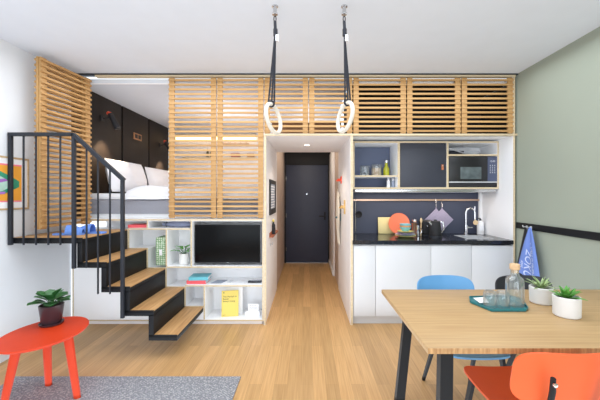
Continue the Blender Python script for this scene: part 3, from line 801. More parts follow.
# ------------------------------------------------------------------ kitchen
seams = [353.2, 375.6, 431.2, 471.9, 513.4]
labs = ['narrow white base cabinet next to the corridor', 'wide white base cabinet under the dishes', 'white base cabinet behind the blue chair', 'white base cabinet under the sink, beside the sage wall']
for i in range(4):
    a, b = FX(seams[i]), FX(seams[i+1])
    a += .003 if i == 0 else .0005
    if i == 3: b = KX1-.002
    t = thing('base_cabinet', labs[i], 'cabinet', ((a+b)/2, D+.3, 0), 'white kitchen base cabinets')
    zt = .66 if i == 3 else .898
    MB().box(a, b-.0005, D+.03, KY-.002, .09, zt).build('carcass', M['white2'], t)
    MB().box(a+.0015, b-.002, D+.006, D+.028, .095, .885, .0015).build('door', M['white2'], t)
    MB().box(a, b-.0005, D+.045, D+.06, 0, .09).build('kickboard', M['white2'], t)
SX0, SX1, SY0, SY1 = 1.852, 2.14, 3.68, 4.0
wt = MB()
for q in ((KX0+.002, SX0, D-.01, KY-.001), (SX1, KX1-.002, D-.01, KY-.001), (SX0, SX1, D-.01, SY0), (SX0, SX1, SY1, KY-.001)):
    wt.box(q[0], q[1], q[2], q[3], .90, .944)
tag(wt.build('worktop', M['worktop']), 'black polished stone kitchen worktop with a sink cut-out', 'worktop')
sn = thing('sink', 'small stainless steel sink set into the black worktop', 'sink', ((SX0+SX1)/2, 3.84, .78))
e = .0006
MB().box(SX0+e, SX1-e, SY0+e, SY1-e, .76, .765).box(SX0+e, SX0+.006, SY0+e, SY1-e, .765, .943).box(SX1-.006, SX1-e, SY0+e, SY1-e, .765, .943).box(SX0+.006, SX1-.006, SY0+e, SY0+.006, .765, .943).box(SX0+.006, SX1-.006, SY1-.006, SY1-e, .765, .943).build('basin', M['silver'], sn)
MB().box(SX0-.012, SX1+.012, SY0-.012, SY0+.004, .9442, .947).box(SX0-.012, SX1+.012, SY1-.004, SY1+.012, .9442, .947).box(SX0-.012, SX0+.004, SY0+.004, SY1-.004, .9442, .947).box(SX1-.004, SX1+.012, SY0+.004, SY1-.004, .9442, .947).build('rim', M['silver'], sn)
MB().lathe([(0, .765), (.025, .765), (.025, .768), (0, .768)], ((SX0+SX1)/2, 3.84, 0), 16).build('drain', M['chrome'], sn)
# tap
fy = 4.11; fxx = W(465.8, 0, fy).x; zb = .9445
fa = thing('tap', 'chrome gooseneck kitchen tap with a round wooden tag', 'tap', (fxx, fy, zb))
MB().lathe([(0, 0), (.03, 0), (.03, .01), (.022, .014), (.022, .12), (0, .12)], (fxx, fy, zb), 18).build('base', M['chrome'], fa)
ex = W(474, 0, fy).x
arc = [(fxx, fy, zb+.11), (fxx, fy, zb+.26)] + [(fxx+(ex-fxx)/2*(1-math.cos(a*PI/8)), fy-.02*a/8, zb+.28+.055*math.sin(a*PI/8)) for a in range(9)] + [(ex, fy-.02, zb+.20)]
MB().tube(arc, .012, 12).build('spout', M['chrome'], fa)
MB().tube([(ex, fy-.02, zb+.18), (ex, fy-.02, zb+.36)], .007, 10).build('spray_lever', M['chrome'], fa)
MB().tube([(fxx, fy, zb+.085), (fxx+.075, fy-.02, zb+.09)], [.016, .009], 12).build('handle', M['chrome'], fa)
tg = MB().lathe([(0, -.004), (.031, -.004), (.031, .004), (0, .004)], (ex, fy-.04, zb+.155), 20, mat=Matrix.Rotation(PI/2, 4, 'X')); tg.tube([(ex, fy-.036, zb+.18), (ex, fy-.034, zb+.21)], .002, 6)
tag(tg.build('wooden_tag', M['palewood']), 'round wooden tag hanging from the tap spout', 'tag')
bx = W(480.3, 0, 4.12).x
so = thing('soap_bottle', 'white soap bottle with black pump beside the tap', 'bottle', (bx, 4.12, zb))
MB().lathe([(0, 0), (.037, 0), (.04, .004), (.04, .15), (.034, .165), (.014, .17), (.014, .178), (0, .178)], (bx, 4.12, zb), 22).build('bottle', M['paper'], so)
MB().lathe([(0, .178), (.015, .178), (.015, .193), (.005, .195), (.005, .205), (0, .205)], (bx, 4.12, zb), 14).tube([(bx, 4.12, zb+.205), (bx-.03, 4.11, zb+.205)], .006, 8).build('pump', M['blackin'], so)
for k in range(2): pass
MB().box(bx-.022, bx+.022, 4.0785, 4.0795, zb+.05, zb+.11).build('printed_label', M['linen'], so)
# upper cabinet
CYF = 3.83
def CXp(px): return (px-CX)*CYF/F
def CZp(py): return CZ-(py-CY)*CYF/F
uc = thing('wall_cabinet', 'birch-edged wall cabinet with open cells and a dark sliding door', 'cabinet', (CXp(427), 4.0, CZp(189)))
cx0, cx1 = KX0+.005, KX1-.004
zt_, zb_ = CZp(141.2), CZp(189)
def cb(x0, x1, z0, z1, name, y0=CYF, y1=KY-.002, mats=None): return MB().box(x0, x1, y0, y1, z0, z1, front=1).build(name, mats or [M['white'], M['ply']], uc)
cb(cx0, cx1, zt_-.02, zt_, 'top_board'); cb(cx0, cx1, zb_, zb_+.02, 'bottom_board')
cb(cx0, CXp(353.6)+.012, zb_+.02, zt_-.02, 'side_panel'); cb(cx1-.018, cx1, zb_+.02, zt_-.02, 'side_panel')
cb(CXp(397.6), CXp(400), zb_+.02, zt_-.02, 'divider'); cb(CXp(446.6), CXp(448.6), zb_+.02, zt_-.02, 'divider')
cb(CXp(355), CXp(397.6), CZp(176.9), CZp(175.3), 'shelf'); cb(CXp(448.6), cx1-.018, CZp(155.9), CZp(154.2), 'shelf')
MB().box(CXp(354.6), CXp(397.6)-.003, KY-.05, KY-.01, zb_+.021, zt_-.021).build('blue_back_panel', M['cellblue'], uc)
dd = MB().box(CXp(400.4), CXp(446.2), CYF+.003, CYF+.022, zb_+.022, zt_-.022, .0015).build('sliding_door', M['navyd'], uc)
MB().box(CXp(441.4), CXp(443.6), CYF-.008, CYF+.003, CZp(170), CZp(164.5), .004).build('leather_pull', M['leather'], dd)
MB().lathe([(0, 0), (.007, 0), (.007, .004), (0, .006)], (CXp(442.5), CYF-.008, CZp(166)), 10, mat=Matrix.Rotation(PI/2, 4, 'X')).build('rivet', M['copper'], dd)
ls = thing('extractor_hood', 'slim stainless steel hood under the wall cabinet', 'hood', (1.4, 3.9, zb_-.05))
MB().box(CXp(355), CXp(497), CYF+.01, CYF+.33, zb_-.038, zb_-.001, .004).build('body', M['steel'], ls)
hl = MB().box(CXp(365), CXp(480), CYF+.1, CYF+.2, zb_-.0405, zb_-.038).build('lamp_strip', M['white'], ls)
# microwave
mx0, mx1, mz0, mz1 = CXp(449.2), CXp(498.2)-.006, zb_+.0205, CZp(156.2)
mw = thing('microwave', 'black built-in microwave with blue-grey control panel', 'microwave', ((mx0+mx1)/2, 3.9, mz0))
MB().box(mx0, mx1, CYF+.02, CYF+.35, mz0, mz1-.002, .003).build('body', M['blackin'], mw)
xs_ = CXp(488)
MB().box(mx0+.002, xs_-.002, CYF+.004, CYF+.02, mz0+.07, mz1-.004, .002).build('door', M['tvbez'], mw)
MB().box(CXp(460.5), CXp(481.5), CYF+.002, CYF+.004, CZp(179), CZp(167)).build('window', M['mwwin'], mw)
cp = MB().box(xs_, mx1-.002, CYF+.004, CYF+.02, mz0+.07, mz1-.004, .002).build('control_panel', M['ctrl'], mw)
kb = MB()
for r in range(5):
    for c_ in range(3): kb.box(xs_+.025+c_*.026, xs_+.035+c_*.026, CYF+.002, CYF+.004, CZp(165)-r*.022-.008, CZp(165)-r*.022)
kb.build('keypad', M['silver'], cp)
tx = MB(); text_into(tx, '12:00', .03, frame_mat((xs_+.022, CYF+.0035, CZp(162)), (1, 0, 0), (0, 0, 1))); tx.build('clock_digits', M['silver'], cp)
MB().box(mx0+.002, mx1-.002, CYF+.0, CYF+.02, mz0+.055, mz0+.069, .002).build('handle_strip', M['silver'], mw)
MB().box(mx0+.002, mx1-.002, CYF+.006, CYF+.02, mz0+.002, mz0+.054, .002).build('lower_panel', M['blackin'], mw)
# pan above microwave
pz = CZp(154.2)+.001
px_ = CXp(478)
pn = thing('frying_pan', 'steel pan with a long handle on top of the microwave shelf', 'pan', (px_, 4.0, pz))
MB().lathe([(0, 0), (.08, 0), (.105, .04), (.11, .042), (.103, .042), (.078, .004), (0, .004)], (px_, 4.0, pz), 30).build('body', M['silver'], pn)
MB().bar((px_-.1, 4.0, pz+.038), (px_-.31, 3.9, pz+.075), .022, .010).build('handle', M['silver'], pn)
tag(MB().box(CXp(449.6), CXp(476), 4.12, 4.2, pz, pz+.08, .004).box(CXp(449.6)+.01, CXp(476)-.01, 4.117, 4.12, pz+.01, pz+.07, .001).build('baking_tray', M['navyd']), 'dark tray standing behind the pan above the microwave', 'tray')
# rail, ladle, potholders
rz_ = W(0, 200, 4.2).z
rl = thing('utensil_rail', 'copper utensil rail across the dark splashback', 'rail', (1.4, 4.2, rz_))
MB().bar((W(352.5, 0, 4.2).x+.01, 4.2, rz_), (W(480, 0, 4.2).x-.01, 4.2, rz_), .008, .022).build('bar', M['copper'], rl)
for x in (.62, 1.4, 2.2): MB().tube([(x, 4.2, rz_), (x, KY, rz_)], .005, 8).build('bracket', M['copper'], rl)
def hang(label, px, y):
    t = thing('pot_holder', label, 'pot holder', (W(px, 209, y).x, y, W(0, 231, y).z), 'lilac pot holders on the rail')
    c = W(px, 219.7, y); h = .105
    m = Matrix.Translation(c) @ Matrix.Rotation(PI/4, 4, 'Y')
    MB().box(-h, h, -.006, .006, -h, h, .005, mat=m).build('pad', M['lilac'], t)
    top = c + Vector((0, 0, h*1.414))
    MB().tube([top+Vector((0, 0, -.01)), top+Vector((.008, 0, .012)), top+Vector((0, 0, .024)), top+Vector((-.008, 0, .012)), top+Vector((0, 0, -.01))], .003, 6).build('loop', M['lilac'], t)
    tag(MB().tube([(top.x, y, top.z+.028), (top.x, y-.008, top.z+.018), (top.x, y-.012, top.z+.024), (top.x, 4.197, rz_+.014), (top.x, 4.205, rz_+.012)], .003, 6).build('rail_hook', M['steel']), label.replace('lilac knitted pot holder', 'steel hook carrying the lilac pot holder'), 'hook', 'hooks on the copper rail')
hang('lilac knitted pot holder hanging on the left of the pair', 436, 4.186)
hang('lilac knitted pot holder hanging on the right, overlapping the other', 442, 4.165)
ldx = W(355.8, 0, 4.15).x
ld = thing('ladle', 'black ladle with a long steel handle hanging at the corridor end of the rail', 'ladle', (ldx, 4.18, 1.0))
MB().tube([(ldx, 4.18, rz_-.04), (ldx+.003, 4.18, rz_-.42)], [.008, .006], 8).build('handle', M['steel'], ld)
MB().lathe([(0, -.02), (.03, -.014), (.045, .004), (.042, .004), (.028, -.01), (0, -.015)], (ldx+.04, 4.165, W(0, 214.5, 4.15).z), 20, mat=Matrix.Rotation(PI/2, 4, 'X')).build('bowl', M['blackin'], ld)
MB().tube([(ldx, 4.18, rz_-.045), (ldx, 4.185, rz_+.013), (ldx, 4.2, rz_+.016)], .003, 6).build('hook', M['steel'], ld)
# counter things
def lean(x0, x1, z0, z1, y, a): return Matrix.Translation(((x0+x1)/2, y, z0)) @ Matrix.Rotation(a, 4, 'X')
cbx0, cbx1 = W(379, 0, 4.12).x, W(399, 0, 4.12).x
tag(MB().box(-(cbx1-cbx0)/2, (cbx1-cbx0)/2, -.009, .009, 0, .215, .005, mat=lean(cbx0, cbx1, zb+.002, 0, 4.165, -.12)).build('cutting_board', M['boardy']), 'pale yellow cutting board leaning on the splashback', 'board')
pcx = W(399.6, 0, 4.09).x
tag(MB().lathe([(0, 0), (.085, 0), (.135, .012), (.137, .016), (.083, .006), (0, .006)], (0, 0, 0), 40, mat=Matrix.Translation((pcx, 4.125, zb+.136)) @ Matrix.Rotation(PI/2-.12, 4, 'X')).build('plate', M['coral']), 'round coral plate standing upright against the cutting board', 'plate')
stx, sty = W(405.3, 0, 3.86).x, 3.86
zc = zb+.0005
for r, h, mt, lb in ((.125, .02, 'yg', 'yellow-green dinner plate at the bottom of the dish stack'), (.118, .018, 'blueg', 'powder blue dinner plate in the dish stack, second from below'), (.10, .017, 'lilac', 'lilac side plate in the middle of the dish stack'), (.098, .017, 'yg', 'yellow-green side plate just below the bowls')):
    tag(MB().lathe([(0, 0), (r*.55, 0), (r*.6, .003), (r, h), (r-.003, h+.002), (r*.58, .007), (0, .007)], (stx, sty, zc), 36).build('plate', M[mt]), lb, 'plate', 'plates stacked on the worktop'); zc += .0185 if r > .1 else .0165
for k, (mt, lb) in enumerate((('aqua', 'aqua bowl nested at the bottom of the bowls on the plates'), ('stripe', 'orange bowl nested between the two aqua bowls'), ('aqua', 'aqua bowl topmost of the dish stack'))):
    tag(MB().lathe([(0, .004), (.035, .004), (.037, 0), (.04, .004), (.062, .035), (.066, .052), (.062, .052), (.056, .036), (.03, .009), (0, .009)], (stx, sty, zc), 30).build('bowl', M[mt]), lb, 'bowl', 'bowls nested on the plates'); zc += .0175
jx = W(418, 0, 3.9).x
tag(MB().lathe([(0, 0), (.024, 0), (.026, .01), (.022, .10), (.026, .128), (.023, .128), (.019, .1), (.022, .006), (0, .006)], (jx, 3.9, zb+.0005), 20).tube([(jx+.022, 3.9, zb+.11), (jx+.045, 3.9, zb+.09), (jx+.043, 3.9, zb+.05), (jx+.024, 3.9, zb+.03)], .004, 8).build('milk_jug', M['chrome']), 'slim shiny steel jug in front of the toaster', 'jug')
ix = W(414.6, 0, 4.02).x
inf = thing('cafetiere', 'copper and glass coffee press behind the bowls', 'coffee press', (ix, 4.02, zb))
MB().lathe([(0, 0), (.035, 0), (.035, .012), (.033, .012), (.033, .15), (.036, .155), (0, .16)], (ix, 4.02, zb+.0005), 20).build('body', M['copper'], inf)
MB().lathe([(0, .16), (.012, .16), (.03, .18), (.03, .195), (.012, .21), (0, .212)], (ix, 4.02, zb+.0005), 18).build('lid', M['chrome'], inf)
tsx = W(425.5, 0, 4.08).x
to = thing('toaster', 'black two-slot toaster on the worktop beside the kettle', 'toaster', (tsx, 4.05, zb))
MB().box(tsx-.075, tsx+.058, 3.96, 4.14, zb+.008, zb+.19, .025, seg=4).build('body', M['blackin'], to)
MB().box(tsx-.07, tsx+.053, 3.965, 4.135, zb+.0005, zb+.012, .002).build('foot', M['blackc'], to)
for y in (4.02, 4.08): MB().box(tsx-.05, tsx+.035, y-.012, y+.012, zb+.189, zb+.192).build('slot', M['steel'], to)
MB().box(tsx-.03, tsx-.01, 3.945, 3.962, zb+.11, zb+.13, .003).build('lever', M['chrome'], to)
wsx = W(420.8, 0, 3.935).x
sp_ = MB().tube([(wsx, 3.93, zb+.002), (wsx+.002, 3.935, zb+.12), (wsx+.006, 3.94, zb+.17)], .006, 8).lathe([(0, 0), (.012, .005), (.015, .03), (.008, .055), (0, .06)], (wsx+.006, 3.94, zb+.165), 12, sy=.4)
tag(sp_.build('wooden_spoon', M['palewood']), 'wooden spoon leaning upright against the toaster', 'spoon')
kx, ky = W(435.5, 0, 3.83).x, 3.83
ke = thing('kettle', 'black electric kettle with a shiny handle on the worktop', 'kettle', (kx, ky, zb))
MB().lathe([(0, 0), (.075, 0), (.075, .018), (0, .02)], (kx, ky, zb+.0005), 26).build('power_base', M['blackc'], ke)
MB().lathe([(0, .02), (.07, .02), (.072, .03), (.056, .18), (.05, .192), (0, .2)], (kx, ky, zb+.0005), 28).build('body', M['blackin'], ke)
MB().lathe([(0, .196), (.02, .196), (.014, .212), (0, .214)], (kx, ky, zb+.0005), 14).build('lid_knob', M['blackc'], ke)
MB().prism([(-.05, .13), (-.052, .185), (-.09, .19), (-.085, .17)], 'y', ky-.015, ky+.015).build('spout', M['steel'], ke) if False else MB().tube([(kx-.045, ky, zb+.15), (kx-.088, ky-.01, zb+.19)], [.026, .014], 12).build('spout', M['steel'], ke)
MB().tube([(kx+.05, ky, zb+.185), (kx+.085, ky-.01, zb+.18), (kx+.095, ky-.01, zb+.1), (kx+.07, ky, zb+.045)], [.009, .01, .011, .008], 10).build('handle', M['chrome'], ke)
# jars on the cabinet shelf
szz = CZp(175.3)+.001
def jar(label, px, r, h, fill, fh, y=4.0, lid=True):
    x = (px-CX)*y/F
    t = thing('storage_jar', label, 'jar', (x, y, szz), 'glass jars in the open kitchen cell')
    MB().lathe([(0, 0), (r, 0), (r, h*.85), (r*.9, h*.93), (r*.9, h), (r*.86, h), (r*.86, h*.92), (r*.95, h*.84), (r*.95, .004), (0, .004)], (x, y, szz), 22).build('glass_body', M['glass'], t)
    if fill: MB().lathe([(0, .005), (r*.93, .005), (r*.93, fh), (0, fh+.004)], (x, y, szz), 18).build('contents', M[fill], t)
    MB().lathe([(0, h+.001), (r*.95, h+.001), (r*.95, h+.012), (r*.3, h+.016), (0, h+.02)], (x, y, szz), 20).build('lid', M['glass'], t)
    MB().tube([(x+r*.92, y-.01, szz+h*.8), (x+r*1.08, y-.02, szz+h*.9), (x+r*.95, y-.01, szz+h+.012)], .0025, 6).build('clip', M['steel'], t)
jar('clip jar with dark pods, leftmost in the open kitchen cell', 364.7, .06, .115, None, 0)
for k in range(7):
    a = k*.9; x = (364.7-CX)*4.0/F
    tag(MB().lathe([(0, 0), (.013, .004), (.014, .012), (.006, .02), (0, .021)], (x+.03*math.cos(a), 4.0+.03*math.sin(a), szz+.005+(.02 if k > 4 else 0)), 10).build('coffee_pod', M['blackc' if k % 2 else 'paper']), 'small coffee pod in the leftmost clip jar', 'pod', 'pods in the clip jar')
jar('clip jar filled with muesli beside the oil bottle', 376.3, .064, .13, 'grain', .095)
ox = (386.3-CX)*4.0/F
oi = thing('oil_bottle', 'olive oil swing-top bottle on the kitchen shelf', 'bottle', (ox, 4.0, szz))
MB().lathe([(0, 0), (.037, 0), (.038, .09), (.018, .125), (.015, .165), (0, .165)], (ox, 4.0, szz), 20).build('bottle', M['oil'], oi)
MB().lathe([(0, .166), (.017, .166), (.02, .19), (.014, .20), (0, .203)], (ox, 4.0, szz), 14).build('stopper', M['chrome'], oi)
MB().tube([(ox-.02, 4.0, szz+.14), (ox-.024, 4.0, szz+.17), (ox-.012, 4.0, szz+.2)], .002, 6).build('wire_clip', M['steel'], oi)
for px, lb, mt in ((388.4, 'salt shaker, left of the pair on the cabinet floor', 'paper'), (393, 'pepper shaker, right of the pair on the cabinet floor', 'greyp')):
    x = (px-CX)*3.95/F
    t = thing('shaker', lb, 'shaker', (x, 3.95, zb_+.0205), 'salt and pepper shakers')
    MB().lathe([(0, 0), (.022, 0), (.02, .08), (.018, .085), (0, .085)], (x, 3.95, zb_+.0205), 16).build('body', M[mt], t)
    MB().lathe([(0, .086), (.019, .086), (.019, .105), (.012, .118), (0, .12)], (x, 3.95, zb_+.0205), 16).build('cap', M['chrome'], t)

# ------------------------------------------------------------------ right wall towel and bag
XW = XR-.014
def hooky(label, px):
    y = XR*F/(px-CX)
    tag(MB().box(XW-.006, XW, y-.012, y+.012, 1.085, 1.125, .002).tube([(XW-.004, y, 1.115), (XW-.04, y, 1.112), (XW-.046, y, 1.13)], .006, 8).build('wall_hook', M['silver']), label, 'hook', 'metal hooks on the black wall band')
    return y
y1h = hooky('metal hook on the black band carrying the black bag', 528.3)
y2h = hooky('metal hook on the black band carrying the blue tea towel', 532.6)
yT = y2h
def towel(u, v):
    sp = .010 + .165*v**.8
    y = yT - .05 - .012*v + (0.5-u)*2*sp + .01*v
    x = XW - .045 - .016*math.sin(u*PI*3.0)*(.3+.7*v) - .02*v
    z = 1.118 - v*.53 + .03*math.cos(u*PI)*v + (.05*v*abs(u-.5))
    return Vector((x, y, z))
tw = thing('tea_towel', 'cornflower blue tea towel with pale lettering hanging on the sage wall', 'towel', (XW-.05, yT, .56))
MB().sheet(towel, 30, 30, .003).build('cloth', M['bluet'], tw)
lt = MB()
def on_towel(string, size, u0, v0, du):
    tmp = MB(); text_into(tmp, string, size, Matrix.Identity(4), ext=0.0)
    t = tmp.bm
    for v in t.verts:
        uu = u0 + v.co.y*du; vv = v0 + v.co.x*1.6
        uu = min(.98, max(.02, uu)); vv = min(.99, max(.02, vv))
        p = towel(uu, vv); q = towel(min(1, uu+.01), vv); r_ = towel(uu, min(1, vv+.01))
        nrm = (q-p).cross(r_-p).normalized()
        if nrm.x > 0: nrm = -nrm
        v.co = p + nrm*.006
    lt._join(t)
on_towel('ZOKU', .125, .30, .44, 3.4)
on_towel('HELLO FRIENDS', .055, .70, .36, 3.4)
on_towel('+ +', .06, .5, .28, 3.2)
on_towel('AMS', .05, .15, .72, 3.2)
lt.build('lettering', M['bluets'], tw)
def bagf(u, v):
    sp = .012 + .13*min(1, v*1.5)
    y = y1h + .03*v + (0.5-u)*2*sp
    x = XW - .012 - .03*math.sin(u*PI)*min(1, v*2)
    return Vector((x, y, 1.10 - v*.75))
tag(MB().sheet(bagf, 14, 20, .004).build('tote_bag', M['blackin']), 'black cloth bag hanging behind the blue tea towel', 'bag')

# picture on the left wall
pc = thing('framed_print', 'oak framed abstract print with orange ground on the left wall', 'picture', (XL, 2.7, 1.32))
py0, py1, pz0, pz1 = 2.36, 3.035, 1.318, 1.79
MB().box(XL, XL+.011, py0, py0+.016, pz0, pz1, .002).box(XL, XL+.011, py1-.016, py1, pz0, pz1, .002).box(XL, XL+.011, py0+.016, py1-.016, pz0, pz0+.016, .002).box(XL, XL+.011, py0+.016, py1-.016, pz1-.016, pz1, .002).build('frame', M['picf'], pc)
MB().box(XL, XL+.004, py0+.016, py1-.016, pz0+.016, pz1-.016).build('mount', M['paper'], pc)
ay0, ay1, az0, az1 = py0+.07, py1-.075, pz0+.07, pz1-.065
MB().box(XL+.004, XL+.0055, ay0, ay1, az0, az1).build('orange_ground', M['art_o'], pc)
MB().box(XL+.0055, XL+.0062, ay0, ay1, az1-.014, az1).box(XL+.0055, XL+.0062, ay0, ay1, az0, az0+.012).build('pink_border', M['art_p'], pc)
zm = (az0+az1)/2
def blob(pts, x0, x1): return MB().prism([(ay0 + a*(ay1-ay0), zm + b*(az1-az0)/2) for a, b in pts], 'x', x0, x1)
blob([(.0, -.7), (.35, -.75), (.7, -.55), (.95, -.2), (.95, .1), (.8, .35), (.6, .6), (.4, .85), (.15, .8), (0, .5)], XL+.0055, XL+.0066).build('green_shape', M['art_g'], pc)
blob([(.05, -.55), (.35, -.6), (.65, -.42), (.82, -.15), (.7, .2), (.5, .5), (.3, .68), (.1, .5)], XL+.0066, XL+.0076).build('mint_shape', M['art_m'], pc)
blob([(.45, .12), (.68, .22), (.75, .12), (.6, .0)], XL+.0076, XL+.0084).prism([(ay0+.4*(ay1-ay0), zm-.5*(az1-az0)/2), (ay0+.7*(ay1-ay0), zm-.46*(az1-az0)/2), (ay0+.68*(ay1-ay0), zm-.58*(az1-az0)/2), (ay0+.42*(ay1-ay0), zm-.62*(az1-az0)/2)], 'x', XL+.0076, XL+.0084).build('violet_shape', M['art_v'], pc)

# ------------------------------------------------------------------ rug and red side table
rg = MB().box(-2.315, -0.525, 0.7, 2.54, 0.0005, 0.012, .004)
tag(rg.build('rug', M['rug']), 'grey flat woven wool rug under the red side table', 'rug')
tcx, tcy, tz = -1.885, 2.30, .466
rt = thing('side_table', 'orange-red three-legged side table with an oval top', 'side table', (tcx, tcy, .0125))
MB().lathe([(0, -.018), (.975, -.018), (.995, -.012), (1.0, -.004), (.99, 0), (0, 0)], (0, 0, 0), 64, mat=Matrix.Translation((tcx, tcy, tz)) @ Matrix.Diagonal((.246, .30, 1, 1))).build('tabletop', M['red'], rt)
def tleg(topx, topy, bx_, by_):
    a = Vector((topx, topy, tz-.016)); b = Vector((bx_, by_, .0125))
    t = bmesh.new(); vs = []
    for p, r in ((a, .033), (b, .024)):
        vs.append([t.verts.new(p + Vector((r*math.cos(k*PI/4+PI/8), r*.75*math.sin(k*PI/4+PI/8), 0))) for k in range(8)])
    for k in range(8): t.faces.new((vs[0][k], vs[0][(k+1) % 8], vs[1][(k+1) % 8], vs[1][k]))
    t.faces.new(vs[0][::-1]); t.faces.new(vs[1]); bmesh.ops.recalc_face_normals(t, faces=t.faces)
    mb = MB(); mb._join(t); mb.build('leg', M['red'], rt)
tleg(-1.96, 2.17, -2.045, 2.15); tleg(-1.93, 2.37, -1.955, 2.42); tleg(-1.72, 2.30, -1.63, 2.27)
pothos('potted_plant', 'round-leaved plant in an aubergine pot on the red side table', (W(51.5, 0, 2.44).x, 2.44, tz+.0005), .080, .14, M['pot'], M['leaf'], 20, .07, .078, 11, 'round', saucer=M['pot'])

# ------------------------------------------------------------------ dining table
TX0, TX1, TY0, TY1, TZ = .552, 2.325, 1.462, 2.372, .75
dt = thing('dining_table', 'bamboo dining table with black splayed steel legs', 'table', ((TX0+TX1)/2, (TY0+TY1)/2, 0))
MB().box(TX0, TX1, TY0, TY1, TZ-.027, TZ, .0015, front=1).build('tabletop', [M['bamx'], M['bamend']], dt)
def dleg(a, b, w, h):
    MB().bar(a, b, w, h, up=(0, 1, 0)).build('leg', M['black'], dt)
for s, xt, xb in ((0, .665, .60), (1, 2.20, 2.26)):
    dleg((xt, 1.54, TZ-.028), (xb+.01 if s == 0 else xb, 1.44, .0), .060, .045)
    dleg((xt+.06*(1-s), 2.25, TZ-.028), (xb+.045*(1-s), 2.24, .0), .060, .045)
MB().bar((.70, 1.56, TZ-.05), (.72, 2.28, TZ-.05), .05, .04).bar((2.2, 1.56, TZ-.05), (2.2, 2.28, TZ-.05), .05, .04).build('underframe', M['black'], dt)

# chairs
def make_chair(label, mat, loc, rot):
    t = thing('chair', label, 'chair', (0, 0, 0), 'shell chairs around the dining table')
    def rr(u, v, w, d, n=4.0):      # square -> rounded rectangle
        a, b = u*2-1, v*2-1
        f = 1.0
        m = max(abs(a), abs(b))
        if m > 0:
            L = (abs(a)**n + abs(b)**n)**(1/n); f = m/L
        return a*f*w/2, b*f*d/2
    def seat(u, v):
        x, y = rr(u, v, .405, .43, 7)
        z = .432 + .012*(x/.2)**2 - .02*max(0, (y-.12)/.095)**2*0 - .012*math.cos(y/.43*PI)
        return Vector((x, y, z))
    MB().sheet(seat, 24, 24, .011).build('seat', mat, t)
    def back(u, v):
        x, h = rr(u, v, .455, .25, 4.2)
        y = -.335 - .10*(h+.125)/.25*.55 + .055*(x/.2275)**2
        return Vector((x, y, .675+h))
    MB().sheet(back, 28, 18, .011).build('backrest', mat, t)
    def leg(a, b, c=None):
        mb = MB(); a, b = Vector(a), Vector(b)
        tt = bmesh.new(); vs = []
        for p, w in ((a, .042), (b, .020)):
            vs.append([tt.verts.new(p + Vector((i*.010, j*w/2, 0))) for i, j in ((-1, -1), (1, -1), (1, 1), (-1, 1))])
        for k in range(4): tt.faces.new((vs[0][k], vs[0][(k+1) % 4], vs[1][(k+1) % 4], vs[1][k]))
        tt.faces.new(vs[0][::-1]); tt.faces.new(vs[1]); bmesh.ops.recalc_face_normals(tt, faces=tt.faces)
        mb._join(tt); mb.build('leg', M['black'], t)
    for s in (-1, 1):
        leg((s*.165, .13, .424), (s*.205, .20, 0)); leg((s*.15, -.12, .424), (s*.182, -.30, 0))
        MB().tube([(s*.10, -.10, .418), (s*.09, -.27, .43), (s*.10, -.345, .52), (s*.118, -.397, .66), (s*.128, -.413, .72)], [.012, .012, .012, .012, .010], 10).build('back_support', M['black'], t)
        MB().lathe([(0, 0), (.009, 0), (.009, .006), (0, .008)], (s*.128, -.421, .70), 12, mat=Matrix.Rotation(PI/2, 4, 'X')).build('bolt', M['chrome'], t)
    MB().bar((-.165, .11, .416), (.165, .11, .416), .03, .012).bar((-.15, -.11, .416), (.15, -.11, .416), .03, .012).bar((-.13, -.11, .416), (-.13, .11, .416), .02, .012).bar((.13, -.11, .416), (.13, .11, .416), .02, .012).build('seat_frame', M['black'], t)
    t.location = loc; t.rotation_euler = (0, 0, rot)
    return t
def rechair(src, label, mat, loc, rot):
    c = copy_tree(src); c['label'] = label; c.location = loc; c.rotation_euler = (0, 0, rot)
    for ch in c.children:
        if ch.name.startswith(('seat', 'backrest')) and not ch.name.startswith('seat_frame'):
            ch.data = ch.data.copy(); ch.data.materials[0] = mat
    return c
ch = make_chair('coral orange chair in the foreground with its back to the viewer', M['orange'], (1.107, 1.685, 0), 0)
rechair(ch, 'sky blue chair on the kitchen side of the dining table', M['blue'], (1.095, 2.21, 0), PI)
rechair(ch, 'black chair behind the bottle, on the kitchen side of the table', M['blackc'], (1.712, 2.21, 0), PI)

# things on the dining table
tp = [G(x, y, TZ+.004) for x, y in ((469.5, 298.0), (508, 296.8), (521, 299.5), (527.8, 309.2), (525.5, 311.2), (491.5, 311.2), (470.5, 302.6))]
tp = [(p.x, p.y) for p in tp]
ty = thing('tray', 'teal angular serving tray on the bamboo table', 'tray', (1.2, 2.0, TZ))
MB().prism(tp, 'z', TZ+.0005, TZ+.008, bev=.002).build('base', M['teal'], ty)
rim = MB()
cxx = sum(p[0] for p in tp)/len(tp); cyy = sum(p[1] for p in tp)/len(tp)
for i in range(len(tp)):
    a, b = tp[i], tp[(i+1) % len(tp)]
    rim.bar((a[0], a[1], TZ+.011), (b[0], b[1], TZ+.011), .006, .012)
rim.build('rim', M['teal'], ty)
zt2 = TZ+.0085
def tumbler(label, px, py, y):   # standing rim down
    x = (px-CX)*y/F
    tag(MB().lathe([(.040, 0), (.038, .06), (.034, .09), (.028, .098), (0, .098), (0, .078), (.026, .078), (.031, .072), (.034, .054), (.0365, 0), (.040, 0)], (x, y, zt2), 28).build('tumbler', M['glass']), label, 'glass', 'upturned glass tumblers on the tray')
tumbler('upturned glass tumbler on the tray, beside the paper napkin', 490, 0, 1.985)
tumbler('upturned glass tumbler on the tray, next to the water bottle', 502.6, 0, 1.975)
bxx, byy = 1.302, 2.005
wbt = thing('water_bottle', 'clear glass water bottle with cork stopper on the tray', 'bottle', (bxx, byy, zt2))
